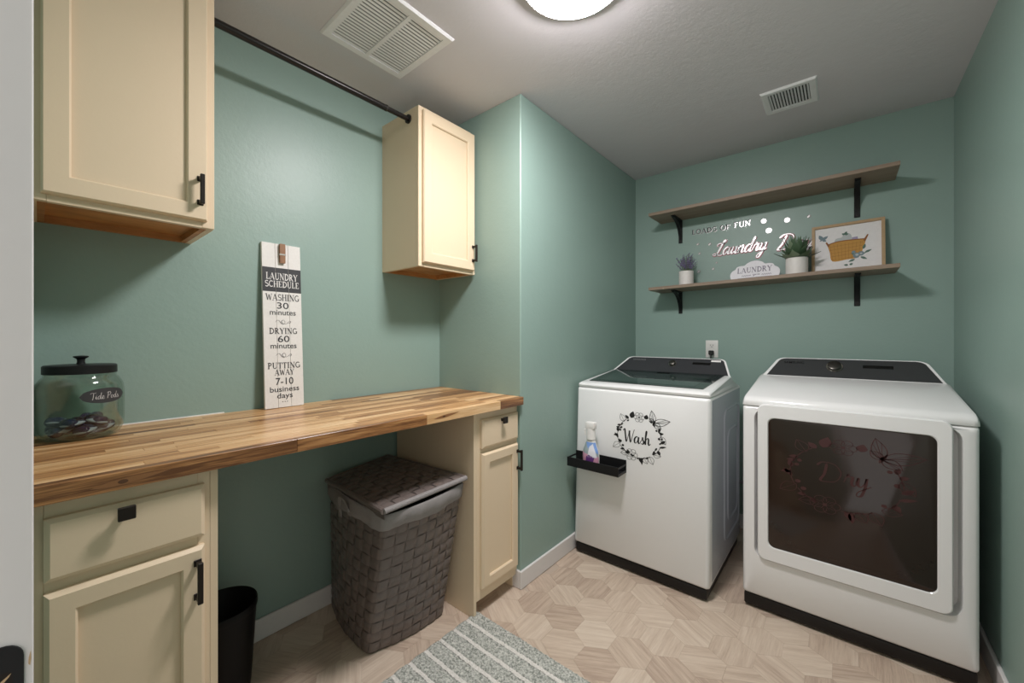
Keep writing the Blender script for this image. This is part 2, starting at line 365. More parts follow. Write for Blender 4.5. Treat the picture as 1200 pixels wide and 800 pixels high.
SCRIPT = {
 'W': ([[(-.02, .82), (.06, .97), (.12, .9), (.2, .3), (.27, 0), (.4, .45), (.5, .88), (.5, .6), (.6, 0), (.72, .4), (.84, .85), (.9, 1.0)]], .86),
 'a': ([[(.36, .44), (.22, .5), (.06, .3), (.08, .04), (.2, .02), (.32, .25), (.38, .48), (.36, .15), (.42, 0), (.54, .12)]], .5),
 's': ([[(0, .1), (.14, .32), (.2, .52), (.2, .38), (.3, .16), (.2, 0), (.08, .06)], [(.24, .03), (.38, .14)]], .34),
 'h': ([[(0, .14), (.14, .6), (.2, .95), (.15, 1.0), (.1, .6), (.08, 0), (.12, .3), (.24, .5), (.32, .4), (.31, .1), (.38, 0), (.48, .14)]], .46),
 'L': ([[(.06, .62), (.0, .74), (.14, .82), (.36, .8), (.5, .95), (.42, 1.02), (.34, .8), (.24, .4), (.14, .08), (-.02, -.02), (-.12, .08), (.02, .12), (.2, .02), (.42, -.03), (.55, .1)]], .5),
 'u': ([[(0, .12), (.1, .48), (.08, .12), (.16, 0), (.28, .2), (.34, .48), (.32, .12), (.4, 0), (.5, .12)]], .46),
 'n': ([[(0, .3), (.08, .48), (.09, .3), (.06, 0), (.12, .3), (.24, .5), (.31, .4), (.29, .1), (.36, 0), (.46, .12)]], .44),
 'd': ([[(.34, .42), (.22, .5), (.06, .3), (.08, .04), (.2, .02), (.32, .3), (.46, 1.0), (.36, .4), (.35, .08), (.42, 0), (.54, .12)]], .5),
 'r': ([[(0, .12), (.12, .5), (.14, .56), (.18, .44), (.3, .46), (.26, .15), (.32, 0), (.42, .12)]], .38),
 'y': ([[(0, .12), (.1, .48), (.08, .14), (.16, .02), (.28, .2), (.36, .5), (.3, .0), (.18, -.42), (.04, -.45), (.08, -.25), (.3, -.05), (.5, .12)]], .46),
 'R': ([[(.2, .05), (.1, -.02), (.0, .06), (.1, .2), (.25, .5), (.38, .95)], [(-.1, .5), (-.12, .78), (.1, .98), (.45, 1.02), (.7, .9), (.66, .65), (.42, .5), (.3, .5), (.45, .3), (.62, .04), (.8, .1)]], .8),
 'o': ([[(.26, .46), (.1, .44), (.04, .16), (.16, 0), (.3, .14), (.28, .42), (.34, .34), (.46, .36)]], .42),
 'm': ([[(0, .3), (.08, .48), (.09, .3), (.06, 0), (.12, .3), (.22, .5), (.28, .4), (.26, 0), (.32, .3), (.42, .5), (.49, .4), (.47, .1), (.54, 0), (.7, .2)]], .6),
 'T': ([[(-.05, .86), (.1, 1.0), (.35, .95), (.6, 1.02)], [(.32, .96), (.28, .5), (.2, 0), (.12, .02)]], .5),
 'i': ([[(0, .1), (.1, .45), (.08, .1), (.14, 0), (.24, .1)], [(.12, .66), (.14, .6)]], .24),
 'e': ([[(0, .12), (.2, .25), (.26, .42), (.14, .48), (.05, .25), (.12, 0), (.24, .02), (.34, .14)]], .34),
 'P': ([[(.2, 1.0), (.14, .5), (.06, 0)], [(.02, .84), (.2, 1.02), (.48, .95), (.48, .65), (.28, .5), (.14, .52)]], .52),
 'D': ([[(.24, .95), (.16, .4), (.02, .05), (.2, .0), (.55, .1), (.72, .55), (.5, .95), (.1, 1.0), (-.1, .8)]], .8),
}
def script(body, wd=.085, thin=.032, slant=0.0, k=5):
    s = Sh(); x = 0
    for ch in body:
        if ch == ' ': x += .3; continue
        st, adv = SCRIPT[ch]
        for p in st: s.ribbon([(q[0]+x+slant*q[1], q[1]) for q in crom(p, k)], wd, thin)
        x += adv
    return s
def wreath(lw=0.012, extra=True):
    """floral ring with a butterfly, unit radius"""
    s = Sh(); r_ = random.Random(3)
    def at(deg, r=1.0): a = math.radians(deg); return math.cos(a)*r, math.sin(a)*r
    for a0, a1 in ((125, 160), (165, 205), (212, 232), (268, 300), (318, 340), (0, 30)):
        s.ribbon([at(a0+(a1-a0)*i/8) for i in range(9)], lw*1.4)
    for d, fill, ln, wd in ((112, 1, .30, .2), (72, 1, .2, .17), (135, 0, .34, .22), (205, 0, .36, .24), (180, 1, .2, .1), (172, 1, .18, .1), (12, 0, .34, .2), (-8, 1, .22, .11), (-30, 1, .2, .12), (225, 1, .15, .09), (232, 1, .15, .09),
                            (-60, 0, .32, .22), (-48, 0, .28, .2), (-82, 1, .3, .1), (272, 1, .24, .1), (240, 0, .3, .2), (284, 0, .26, .2), (25, 1, .16, .1), (18, 1, .15, .09), (150, 1, .16, .09), (158, 1, .15, .09), (190, 1, .25, .08), (-20, 1, .26, .08), (120, 1, .2, .12)):
        x, y = at(d, 0.97); s.leaf(x, y, math.radians(d+r_.uniform(-70, 70)), ln*1.2, wd*1.2, bool(fill), lw)
    for d in (range(128, 415, 13) if extra else ()):
        x, y = at(d, r_.uniform(.88, 1.0)); s.leaf(x, y, math.radians(d+r_.choice((-1, 1))*r_.uniform(40, 100)), r_.uniform(.12, .2), .08)
    for d, rr in ((200, .06), (215, .06), (5, .06), (-40, .05), (155, .05), (165, .05), (30, .05)):
        x, y = at(d, .9); s.disc(x, y, rr, 8)
    x, y = at(90, .98); s.flower(x, y, .24, lw); x, y = at(250, .96); s.flower(x, y, .28, lw)
    bx, by = at(50, 1.02)                               # butterfly
    for ang, ln, wd in ((100, .62, .26), (15, .72, .34), (-35, .40, .26), (130, .3, .2)):
        s.leaf(bx, by, math.radians(ang), ln, wd, False, lw*1.3)
        for da in (-9, 9): s.ribbon([(bx, by), (bx+math.cos(math.radians(ang+da))*ln*.8, by+math.sin(math.radians(ang+da))*ln*.8)], lw*.8)
    s.leaf(bx-.05, by-.12, math.radians(65), .34, .09)
    return s

# ================================================================== STRUCTURE
def sbox(name, mat, *a, bev=0.0):
    return tag(MB().box(*a, bev=bev).build(name, mat), kind='structure')
sbox('wall_left', m_wall, LW-0.1, LW, FW-0.11, JY, 0, CE)
sbox('wall_jut', m_wall, LW-0.1, JX, JY, BW+0.1, 0, CE, bev=0.004)
sbox('wall_back', m_wall, JX, RW+0.1, BW, BW+0.1, 0, CE)
sbox('wall_right', m_wall, RW, RW+0.1, FW-0.11, BW, 0, CE)
sbox('ceiling', m_ceil, LW-0.1, RW+0.1, FW-0.11, BW+0.1, CE, CE+0.06)
DX0, DX1, DZ = -0.42, 0.375, 2.04                # doorway the camera stands in
wf = struct('wall_front')
for nm, a in (('wall_panel', (LW, DX0-0.02, FW-0.11, FW, 0, CE)), ('wall_panel', (DX1+0.02, RW, FW-0.11, FW, 0, CE)), ('wall_header', (DX0-0.02, DX1+0.02, FW-0.11, FW, DZ+0.02, CE))):
    MB().box(*a).build(nm, m_wall, wf)
d1 = struct('door_1')                              # door frame without a leaf in view
MB().box(DX0-0.02, DX0, FW-0.115, -0.0022, 0, DZ+0.02, bev=0.002, seg=2).build('jamb', m_jamb, d1)
MB().box(DX1, DX1+0.02, FW-0.115, -0.0022, 0, DZ+0.02, bev=0.002, seg=2).build('jamb', m_jamb, d1)
MB().box(DX0, DX1, FW-0.115, -0.0022, DZ, DZ+0.02, bev=0.002, seg=2).build('head_jamb', m_jamb, d1)
MB().box(DX0-0.085, DX0-0.0205, FW, -0.004, 0, DZ+0.07, bev=0.003).build('casing', m_jamb, d1)
MB().box(DX0-0.02, DX1+0.02, FW, -0.004, DZ+0.0205, DZ+0.07, bev=0.003).build('casing', m_jamb, d1)
# strike plate on the jamb
sp = MB(); out = rrect(-0.042, -0.0062, 0.975, 1.0355, 0.010)
hole = rrect(-0.030, -0.011, 0.992, 1.0185, 0.003)
X = lambda y, z, d: (DX0+d, y, z)
sp.loft([[X(y, z, 0.0) for y, z in out], [X(y, z, 0.0016) for y, z in out], [X(y, z, 0.0016) for y, z in hole], [X(y, z, 0.0) for y, z in hole]], False, False)
pl = sp.build('strike_plate', m_black, d1); pl['label'] = 'black latch plate set in the white jamb'
MB().prism(hole, X, 0.0003, 0.0007).build('latch_hole', m_bronze, pl)
MB().prism([(-0.0175, 1.012), (-0.0115, 1.0165), (-0.0125, 1.0145), (-0.016, 1.0105)], X, 0.0008, 0.0012).build('worn_edge', m_chip, pl)
MB().prism([(-0.0042, 1.022), (-0.0034, 1.026), (-0.0032, 1.021), (-0.0036, 1.0165), (-0.0044, 1.018)], X, 0.0, 0.0005).build('paint_chip', m_chip, d1)

# floor: slab plus individual hexagonal tiles
fl = sbox('floor', m_sub, LW-0.1, RW+0.1, -0.6, BW+0.1, -0.05, -0.0012)
sbox('hall_floor', m_hall, -2.2, 1.6, -2.6, -0.6, -0.05, -0.001)
HD = 0.1525; HR = HD/math.sqrt(3)
hx0, hy0 = -0.641, 1.756
def hexmesh(clip=None, c=(0, 0)):
    bm = bmesh.new(); g = HR-0.0002
    pts = [(math.cos(PI/6+i*PI/3)*g, math.sin(PI/6+i*PI/3)*g) for i in range(6)]
    top = [bm.verts.new((x*0.9985, y*0.9985, 0)) for x, y in pts]; bot = [bm.verts.new((x, y, -0.0012)) for x, y in pts]
    bm.faces.new(top)
    for i in range(6): bm.faces.new((bot[i], bot[(i+1) % 6], top[(i+1) % 6], top[i]))
    return bm
bm = hexmesh(); hm = bpy.data.meshes.new('floor_tile'); bm.to_mesh(hm); bm.free(); hm.materials.append(m_hex)
def proj(x, y, z):
    s_, c_ = math.sin(YAW), math.cos(YAW); f = -s_*x+c_*y; r = c_*x+s_*y
    if f < 0.05: return None
    return 600+FPX*r/f, 395-FPX*(z-EYE)/f, f
cells = []
rects = [(LW, RW, FW-0.1, BW)]
def inside(x, y, m=0.0): return LW+m < x < RW-m and -0.55 < y < BW-m and not (x < JX+m and y > JY-m)
for j in range(-20, 14):
    for i in range(-14, 14):
        x = hx0+(i+0.5*(j % 2))*HD; y = hy0+j*HD*math.sqrt(3)/2
        if not any(inside(x+dx*HR, y+dy*HR) for dx in (-1, 0, 1) for dy in (-1, 0, 1)): continue
        full = all(inside(x+math.cos(PI/6+k*PI/3)*HR, y+math.sin(PI/6+k*PI/3)*HR) for k in range(6))
        p = proj(x, y, 0)
        vis = p is not None and -60 < p[0] < 1260 and 300 < p[1] < 880
        hidden = (-1.15 < x < -0.53 and y > 2.1) or (-0.3 < x < 0.34 and y > 2.2) or (x < -1.3 and y > 1.3) or (x < -1.3 and y < 0.25)
        cells.append((0 if (vis and not hidden) else 1, -(p[2] if p else 9), x, y, full))
cells.sort(key=lambda c: (c[0], -c[1]))
rest = bmesh.new(); nt_ = 0
hr = random.Random(21)
for n_, (v_, d_, x, y, full) in enumerate(cells):
    rot = hr.choice((0, 1, 2))*PI/3+hr.choice((0, 0, PI/6))*0
    if not full:
        bm = hexmesh()
        for v in bm.verts: v.co.x += x; v.co.y += y
        geoms = [((LW, 0, 0), (-1, 0, 0)), ((RW, 0, 0), (1, 0, 0)), ((0, BW, 0), (0, 1, 0))]
        if x > JX: 
            if y > JY-HR: geoms.append(((JX, 0, 0), (-1, 0, 0)))
        else: geoms.append(((0, JY, 0), (0, 1, 0)))
        for co, no in geoms:
            bmesh.ops.bisect_plane(bm, geom=list(bm.verts)+list(bm.edges)+list(bm.faces), plane_co=co, plane_no=no, clear_outer=True)
        if not bm.faces: bm.free(); continue
        R = Matrix.Rotation(-rot, 3, 'Z')
        for v in bm.verts: v.co = R @ (v.co-Vector((x, y, 0)))
        me = bpy.data.meshes.new('floor_tile'); bm.to_mesh(me); bm.free(); me.materials.append(m_hex)
    else: me = hm
    if v_ == 0 and nt_ < 300 :
        o = bpy.data.objects.new('floor_tile', me); COL.objects.link(o); o.parent = fl; o.location = (x, y, 0); o.rotation_euler = (0, 0, rot); nt_ += 1
    else:
        t = bmesh.new(); t.from_mesh(me); t.transform(Matrix.Translation((x, y, 0)) @ Matrix.Rotation(rot, 4, 'Z')); tm = bpy.data.meshes.new('x'); t.to_mesh(tm); t.free(); rest.from_mesh(tm); bpy.data.meshes.remove(tm)
me = bpy.data.meshes.new('floor_tiles_out_of_view'); rest.to_mesh(me); rest.free(); me.materials.append(m_hex)
o = bpy.data.objects.new('floor_tiles_out_of_view', me); COL.objects.link(o); o.parent = fl; o['kind'] = 'stuff'

# baseboards
def base(name, x0, x1, y0, y1): return tag(MB().box(x0, x1, y0, y1, 0.0005, 0.088, bev=0.003).build(name, m_trim), kind='structure')
base('baseboard_left', LW, LW+0.013, 0.297, 1.222)
base('baseboard_jut_side', JX, JX+0.013, JY-0.013, BW)
base('baseboard_jut_front', -1.325, JX, JY-0.013, JY)
base('baseboard_back', JX+0.013, RW-0.013, BW-0.013, BW)
base('baseboard_right', RW-0.013, RW, 0.03, BW)

# ================================================================== CABINETS (all face +x)
def rect_loop(y0, y1, z0, z1, x): return [(x, y0, z0), (x, y1, z0), (x, y1, z1), (x, y0, z1)]
def shaker(parent, xb, th, y0, y1, z0, z1, rail=0.05, ch=0.006):
    xf = xb+th; i0, i1, k0, k1 = y0+rail, y1-rail, z0+rail, z1-rail
    b_ = MB().loft([rect_loop(y0, y1, z0, z1, xb), rect_loop(y0, y1, z0, z1, xf-ch*1.2), rect_loop(y0+ch, y1-ch, z0+ch, z1-ch, xf),
                    rect_loop(i0-0.004, i1+0.004, k0-0.004, k1+0.004, xf), rect_loop(i0, i1, k0, k1, xf-0.004), rect_loop(i0, i1, k0, k1, xb+0.004)], True, False)
    d = b_.build('door', m_cream, parent, ang=20)
    MB().box(xb+0.002, xb+0.0085, i0, i1, k0, k1).build('panel', m_cream, d)
    return d
def drawer(parent, xb, th, y0, y1, z0, z1, ch=0.009):
    return MB().loft([rect_loop(y0, y1, z0, z1, xb), rect_loop(y0, y1, z0, z1, xb+th-ch*0.8), rect_loop(y0+ch, y1-ch, z0+ch, z1-ch, xb+th)]).build('drawer', m_cream, parent, ang=20)
def pull(parent, xf, y, z0, z1):
    b_ = MB(); w_ = 0.0055
    b_.box(xf+0.022, xf+0.031, y-w_, y+w_, z0, z1, bev=0.0015)
    for z in (z0+0.009, z1-0.009):
        b_.box(xf, xf+0.023, y-0.005, y+0.005, z-0.005, z+0.005, bev=0.001); b_.box(xf, xf+0.003, y-0.008, y+0.008, z-0.008, z+0.008, bev=0.001)
    h = b_.build('handle', m_bronze, parent); h['label'] = 'dark bronze bar pull'; return h
def knob(parent, xf, y, z):
    k = MB().box(xf+0.018, xf+0.027, y-0.0145, y+0.0145, z-0.0145, z+0.0145, bev=0.0015).box(xf, xf+0.019, y-0.006, y+0.006, z-0.006, z+0.006).build('knob', m_bronze, parent)
    k['label'] = 'square dark bronze knob'; return k
def face_frame(parent, x0, x1, y0, y1, z0, z1, openings, stile=0.032):
    ys, ye = y0+stile, y1-stile
    b_ = MB().box(x0, x1, y0, ys, z0, z1, bev=0.0015).box(x0, x1, ye, y1, z0, z1, bev=0.0015)
    zs = [z0]+[q for o_ in openings for q in o_]+[z1]
    for a, c in zip(zs[0::2], zs[1::2]): b_.box(x0, x1, ys, ye, a, c)
    return b_.build('face_frame', m_cream, parent)
def upper(label, y0, y1, z0, z1, dy0, dy1, hy):
    t = thing('wall_cabinet', label, 'cabinet', (LW, (y0+y1)/2, z0)); xf = -1.53
    MB().box(LW, xf-0.019, y0, y0+0.016, z0, z1).build('side_panel', m_cream, t)
    MB().box(LW, xf-0.019, y1-0.016, y1, z0, z1).build('side_panel', m_cream, t)
    MB().box(LW, xf-0.019, y0+0.016, y1-0.016, z1-0.016, z1).build('top_panel', m_cream, t)
    bp = MB().box(LW, xf-0.019, y0+0.016, y1-0.016, z0+0.022, z0+0.036).build('bottom_panel', m_rawply, t); bp['label'] = 'unpainted wooden cabinet bottom'
    lp = MB().box(LW, LW+0.016, y0+0.016, y1-0.016, z0+0.001, z0+0.022).box(xf-0.034, xf-0.0195, y0+0.016, y1-0.016, z0+0.001, z0+0.022).box(LW+0.016, xf-0.034, y0+0.016, y0+0.03, z0+0.001, z0+0.022).box(LW+0.016, xf-0.034, y1-0.03, y1-0.016, z0+0.001, z0+0.022)
    lp.build('bottom_rail', m_rawply, t)
    face_frame(t, xf-0.019, xf, y0, y1, z0, z1, [(z0+0.034, z1-0.034)])
    d = shaker(t, xf, 0.019, dy0, dy1, z0+0.018, z1-0.019, 0.051, 0.0045)
    pull(d, xf+0.019, hy, z0+0.062, z0+0.152)
    return t
upper('cream wall cabinet above the glass jar of detergent pods', FW+0.001, 0.358, 1.578, 2.335, 0.003, 0.337, 0.318)
upper('cream wall cabinet mounted in the corner beside the jutting wall', 1.145, 1.515, 1.573, 2.330, 1.163, 1.497, 1.483)
def lower(label, y0, y1, dy0, dy1, ky, hy, pan):
    t = thing('base_cabinet', label, 'cabinet', (LW, (y0+y1)/2, 0)); xf = -1.242
    for a in (y0, y1-0.016): MB().box(LW+(0.014 if a == pan else 0.014), xf-0.019 if a != pan else xf-0.0005, a, a+0.016, 0.001, CB-0.0005).build('side_panel', m_cream, t)
    MB().box(LW+0.014, xf-0.019, y0+0.016, y1-0.016, 0.066, 0.082).build('bottom_panel', m_cream, t)
    MB().box(-1.325-0.012, -1.325, y0+0.016, y1-0.016, 0.001, 0.066).build('toe_kick', m_cream, t)
    fy0 = y0+0.0165 if pan == y0 else y0; fy1 = y1-0.0165 if pan == y1-0.016 else y1
    face_frame(t, xf-0.019, xf, fy0, fy1, 0.066, CB-0.0005, [(0.11, 0.715), (0.75, 0.87)], 0.026)
    d = drawer(t, xf, 0.02, dy0, dy1, 0.742, 0.870); knob(d, xf+0.02, ky, 0.853)
    d = shaker(t, xf, 0.02, dy0, dy1, 0.116, 0.718, 0.047, 0.008); pull(d, xf+0.02, hy, 0.590, 0.690)
    return t
lower('cream base cabinet under the worktop end holding the glass jar', FW+0.001, 0.298, 0.006, 0.268, 0.124, 0.252, 0.298-0.016)
lower('cream base cabinet under the worktop beside the woven hamper', 1.224, 1.5245, 1.262, 1.514, 1.388, 1.503, 1.224)

# ------------------------------------------------------------------ worktop of separate staves
wt = thing('worktop', 'oiled butcher block worktop of light and dark wood staves', 'worktop', (LW, 0.75, CB))
rw = random.Random(5); nrow = 21; x0 = LW+0.003; dxs = (CF-x0)/nrow
for r_ in range(nrow):
    y = FW+0.001; yend = JY-0.0005
    y_next = y+rw.uniform(0.12, 0.5)
    first = True
    while y < yend-0.001:
        ye = min(y_next, yend)
        if yend-ye < 0.12: ye = yend
        ex = 0.02 if (r_ >= nrow-1 and ye == yend) else 0
        o = MB().box(x0+r_*dxs+0.0002, x0+(r_+1)*dxs-0.0002, y+0.0002, ye-0.0002, CB, CT, bev=0.0011 if r_ == nrow-1 else 0.0005).build('stave', m_block, wt, smooth=False)
        y = ye; y_next = y+rw.uniform(0.28, 0.62)
for ky, kz, kr in ((0.118, 0.924, 0.006), (1.02, 0.927, 0.005)):
    MB().prism(Sh().leaf(ky-0.05, kz-0.004, 0.08, 0.13, kr*2.2).v, lambda y, z, d: (CF+d, y, z), -0.002, 0.0002).build('knot_streak', m_knot2, wt)
    MB().prism(Sh().disc(ky, kz, kr*1.4, 14, kr*0.75).v, lambda y, z, d: (CF+d, y, z), -0.002, 0.0004).build('knot', m_knot, wt)
tag(MB().box(LW, LW+0.004, 0.15, 0.46, CT-0.002, CT+0.004, bev=0.001).build('trim_1', m_caulk), kind='structure')

# ------------------------------------------------------------------ hanging rod
RX, RZ = -1.605, 2.286
rod = thing('hanging_rod', 'black metal hanging rod spanning between the two wall cabinets', 'rod', (RX, 0.75, RZ))
MB().tube([(RX, 0.36, RZ), (RX, 1.02, RZ)], 0.0135, 20).build('outer_tube', m_rod, rod)
MB().tube([(RX, 1.02, RZ), (RX, 1.144, RZ)], 0.0115, 20).build('inner_tube', m_rod, rod)
MB().tube([(RX, 1.018, RZ), (RX, 1.024, RZ)], 0.0145, 20).build('joint_ring', m_darkchrome, rod)
for a, c in ((0.3585, 0.366), (1.137, 1.1445)): MB().tube([(RX, a, RZ), (RX, c, RZ)], 0.021, 24).build('flange', m_rod, rod)

# ------------------------------------------------------------------ ceiling lamp and vents
lx, ly, lr = -0.672, 1.115, 0.176
lamp = thing('ceiling_lamp', 'round white flush ceiling lamp, switched on', 'lamp', (lx, ly, CE))
MB().lathe([(lr-0.02, CE), (lr, CE-0.0), (lr, CE-0.031), (lr-0.002, CE-0.034), (lr-0.006, CE-0.034), (lr-0.006, CE-0.004)], lx, ly, 64, cap0=False, cap1=False).build('trim_ring', m_rim, lamp)
R_ = lr-0.0065
MB().lathe([(R_, CE-0.02), (R_, CE-0.033), (R_*0.975, CE-0.040), (R_*0.90, CE-0.049), (R_*0.75, CE-0.058), (R_*0.5, CE-0.066), (R_*0.25, CE-0.070), (0.002, CE-0.071)], lx, ly, 64, cap0=False).build('diffuser', m_lampglow, lamp)

def grille(name, label, x0, x1, y0, y1, fr, n, two, slat_w, tilt, deep):
    t = thing(name, label, 'vent', ((x0+x1)/2, (y0+y1)/2, CE)); zb = CE-0.008
    lo = lambda i, z: [(x0+i, y0+i, z), (x1-i, y0+i, z), (x1-i, y1-i, z), (x0+i, y1-i, z)]
    MB().loft([lo(0, CE), lo(0.0, CE-0.003), lo(0.006, zb-0.002), lo(fr, zb), lo(fr, CE-0.0005)], False, False).build('frame', m_vent, t, ang=10)
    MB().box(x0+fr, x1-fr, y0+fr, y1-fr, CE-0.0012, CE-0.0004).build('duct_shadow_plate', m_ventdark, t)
    spans = [(y0+fr, y1-fr)]
    if two:
        ym = (y0+y1)/2; spans = [(y0+fr, ym-0.008), (ym+0.008, y1-fr)]
        MB().box(x0+fr, x1-fr, ym-0.008, ym+0.008, zb, CE-0.001).build('centre_bar', m_vent, t)
    for ya, yb in spans:
        for i in range(n):
            x = x0+fr+(i+0.5)*(x1-x0-2*fr)/n; ca, sa = math.cos(tilt)*slat_w/2, math.sin(tilt)*slat_w/2; zc = CE-0.0045
            p = [(x-ca, zc-sa), (x+ca, zc+sa), (x+ca, zc+sa+0.0008), (x-ca, zc-sa+0.0008)]
            MB().prism(p, lambda u, v, d: (u, d, v), ya, yb).build('slat', m_vent, t)
grille('return_air_grille', 'large square white return air grille on the ceiling', -1.578, -1.204, 0.708, 1.078, 0.032, 19, True, 0.0108, math.radians(6), 0.01)
grille('ceiling_register', 'small white ceiling register in front of the shelves', -0.318, -0.093, 2.293, 2.525, 0.030, 13, False, 0.0085, math.radians(35), 0.01)

# ================================================================== APPLIANCES
def xz_loop(x0, x1, z0, z1, r, yf, inset=0.0, k=5):
    return [(x, yf(z) if callable(yf) else yf, z) for x, z in rrect(x0+inset, x1-inset, z0+inset, z1-inset, r, k)]
# ---- washer
WX0, WX1, WT = -1.197, -0.476, 0.950
wy = lambda z: 1.985+0.040*(z/0.95)
wash = thing('washing_machine', 'white top-load washer with dark glass lid and floral Wash decal', 'washer', ((WX0+WX1)/2, 2.34, 0))
MB().loft([xz_loop(WX0, WX1, 0.058, WT, 0.012, 2.70), xz_loop(WX0, WX1, 0.058, WT, 0.012, lambda z: wy(z)+0.022), xz_loop(WX0, WX1, 0.058, WT, 0.012, lambda z: wy(z)+0.009, 0.004),
           xz_loop(WX0, WX1, 0.058, WT, 0.010, wy, 0.014)]).build('cabinet_body', m_white, wash, ang=50)
# pressed-steel side facing the dryer
MB().box(WX1-0.001, WX1+0.0006, 2.045, 2.695, 0.075, 0.935).build('side_sheet', m_side, wash)
Sd = lambda y, z, d: (WX1+d, y, z)
for (a, c_, e, f_) in ((2.28, 2.66, 0.16, 0.86), (2.36, 2.62, 0.24, 0.74)):
    lo, li = rrect(a, c_, e, f_, 0.06, 6), rrect(a+0.016, c_-0.016, e+0.016, f_-0.016, 0.05, 6); lm = rrect(a+0.008, c_-0.008, e+0.008, f_-0.008, 0.055, 6)
    MB().loft([[Sd(*p, 0.0006) for p in lo], [Sd(*p, 0.006) for p in lm], [Sd(*p, 0.0006) for p in li]], False, False).build('side_emboss', m_side, wash, ang=60)
MB().box(WX0+0.012, WX1-0.010, 1.993, 2.69, 0.010, 0.0585, bev=0.006, seg=2).build('plinth', m_plinth, wash)
for px in (WX0+0.06, WX1-0.06):
    for py in (2.04, 2.64): MB().lathe([(0.022, 0.0), (0.022, 0.011)], px, py, 16).build('foot', m_black, wash)
# top deck rising to the console
deck = [(2.030, WT+0.0005), (2.026, WT+0.012), (2.034, WT+0.022), (2.06, WT+0.027), (2.47, 1.019), (2.50, 1.020), (2.57, 0.985), (2.69, WT+0.0005)]
def deck_loop(x, ins): 
    cy = 2.36; cz = 0.98
    return [(x, y+(ins if y < cy else -ins), z-(ins*0.7 if z > WT+0.005 else 0)) for y, z in deck]
MB().loft([deck_loop(WX0+0.004, 0.010), deck_loop(WX0+0.010, 0.002), deck_loop(WX0+0.016, 0.0), deck_loop(WX1-0.016, 0.0), deck_loop(WX1-0.010, 0.002), deck_loop(WX1-0.004, 0.010)]).build('top_deck', m_white, wash, ang=40)
# lid: plane through deck slope
def lidp(x, s_, d):   # s_ 0 front .. 1 back
    y = 2.06+(2.47-2.06)*s_; z = WT+0.027+(1.019-WT-0.027)*s_
    return (x, y-0.103*d, z+0.995*d)
lid_out = [(-1.150, 0.075), (-0.526, 0.075), (-0.510, 1.03), (-1.164, 1.03)]
ld = MB().prism(lid_out, lidp, 0.0003, 0.004).build('lid', m_lid, wash); ld['label'] = 'dark tinted glass lid'
MB().prism([(-1.106, 0.16), (-0.575, 0.16), (-0.566, 0.86), (-1.114, 0.86)], lidp, 0.004, 0.0046).build('lid_window', plain('green_grey_lid_glass', (0.035, 0.055, 0.05), 0.06, spec=0.9), ld)
MB().prism(rrect(-0.875, -0.805, 0.90, 0.965, 0.01, 3), lidp, 0.004, 0.008).build('lid_latch', m_display, ld)
# console
def conp(y0, z0, y1, z1):
    dy, dz = y1-y0, z1-z0; l = math.hypot(dy, dz); ny, nz = -dz/l, dy/l
    return lambda x, s_, d: (x, y0+dy*s_+ny*d, z0+dz*s_+nz*d)
def trap(xa, xb, xc, xd, t0, t1, r, k=5):
    """bottom xa..xb, top xc..xd with rounded top corners of width r (x) and height in t"""
    pts = [(xa, t0), (xb, t0)]
    for i in range(k+1):
        q = i/k; a = q*PI/2; pts.append((xd+ (xb-xd)*0.18*(1-q) - r*(1-math.cos(a))*1.0, t0+(t1-t0)*(0.80+0.20*math.sin(a))))
    for i in range(k, -1, -1):
        q = i/k; a = q*PI/2; pts.append((xc-(xc-xa)*0.18*(1-q)+r*(1-math.cos(a)), t0+(t1-t0)*(0.80+0.20*math.sin(a))))
    return pts
cw = conp(2.485, 1.015, 2.575, 1.108)
MB().prism(trap(-1.192, -0.484, -1.112, -0.527, 0.0, 1.0, 0.03), cw, 0.0, -0.05).build('console_shell', m_white, wash, ang=50)
cp = MB().prism(trap(-1.176, -0.495, -1.100, -0.536, 0.035, 0.96, 0.026), cw, 0.0, 0.0016).build('control_panel', m_wconsole, wash); cp['label'] = 'black glossy control panel'
def dial(par, fn, x, s_, r, m1, m2):
    c0, c1 = Vector(fn(x, s_, 0.0016)), Vector(fn(x, s_, 0.02)); d_ = (c1-c0).normalized()
    MB().tube([c0, c0+d_*0.006], r*1.15, 28).build('dial_ring', m2, par)
    return MB().tube([c0+d_*0.005, c0+d_*0.018, c0+d_*0.020], [r, r*0.96, r*0.8], 28).build('dial', m1, par)
dial(wash, cw, -0.815, 0.58, 0.020, m_darkchrome, m_chrome)
MB().prism([(-0.70, 0.60), (-0.60, 0.60), (-0.60, 0.74), (-0.70, 0.74)], cw, 0.0016, 0.0022).build('display', m_display, wash)
MB().prism([(-0.600, 0.80), (-0.548, 0.80), (-0.548, 0.90), (-0.600, 0.90)], cw, 0.0016, 0.0022).build('rating_sticker', m_whiteink, wash)
s = sans('SAMSUNG').fit(-1.035, 0.80, 0.085, 0.10); MB().flat(s, lambda u, v: cw(u, v, 0.0018)).build('lettering', m_hose, wash)
# decal on the leaning front
wf_ = lambda u, v: (u, wy(v)-0.0007, v)
s = wreath(0.017).tr(lambda u, v: (-0.820+u*0.118, 0.713+v*0.106)); MB().flat(s, wf_).build('wreath_decal', m_decal, wash)['label'] = 'black floral wreath with butterfly'
s = script('Wash', 0.13, 0.05).fit(-0.832, 0.716, 0.150, 0.075); MB().flat(s, wf_).build('wash_lettering', m_decal, wash)

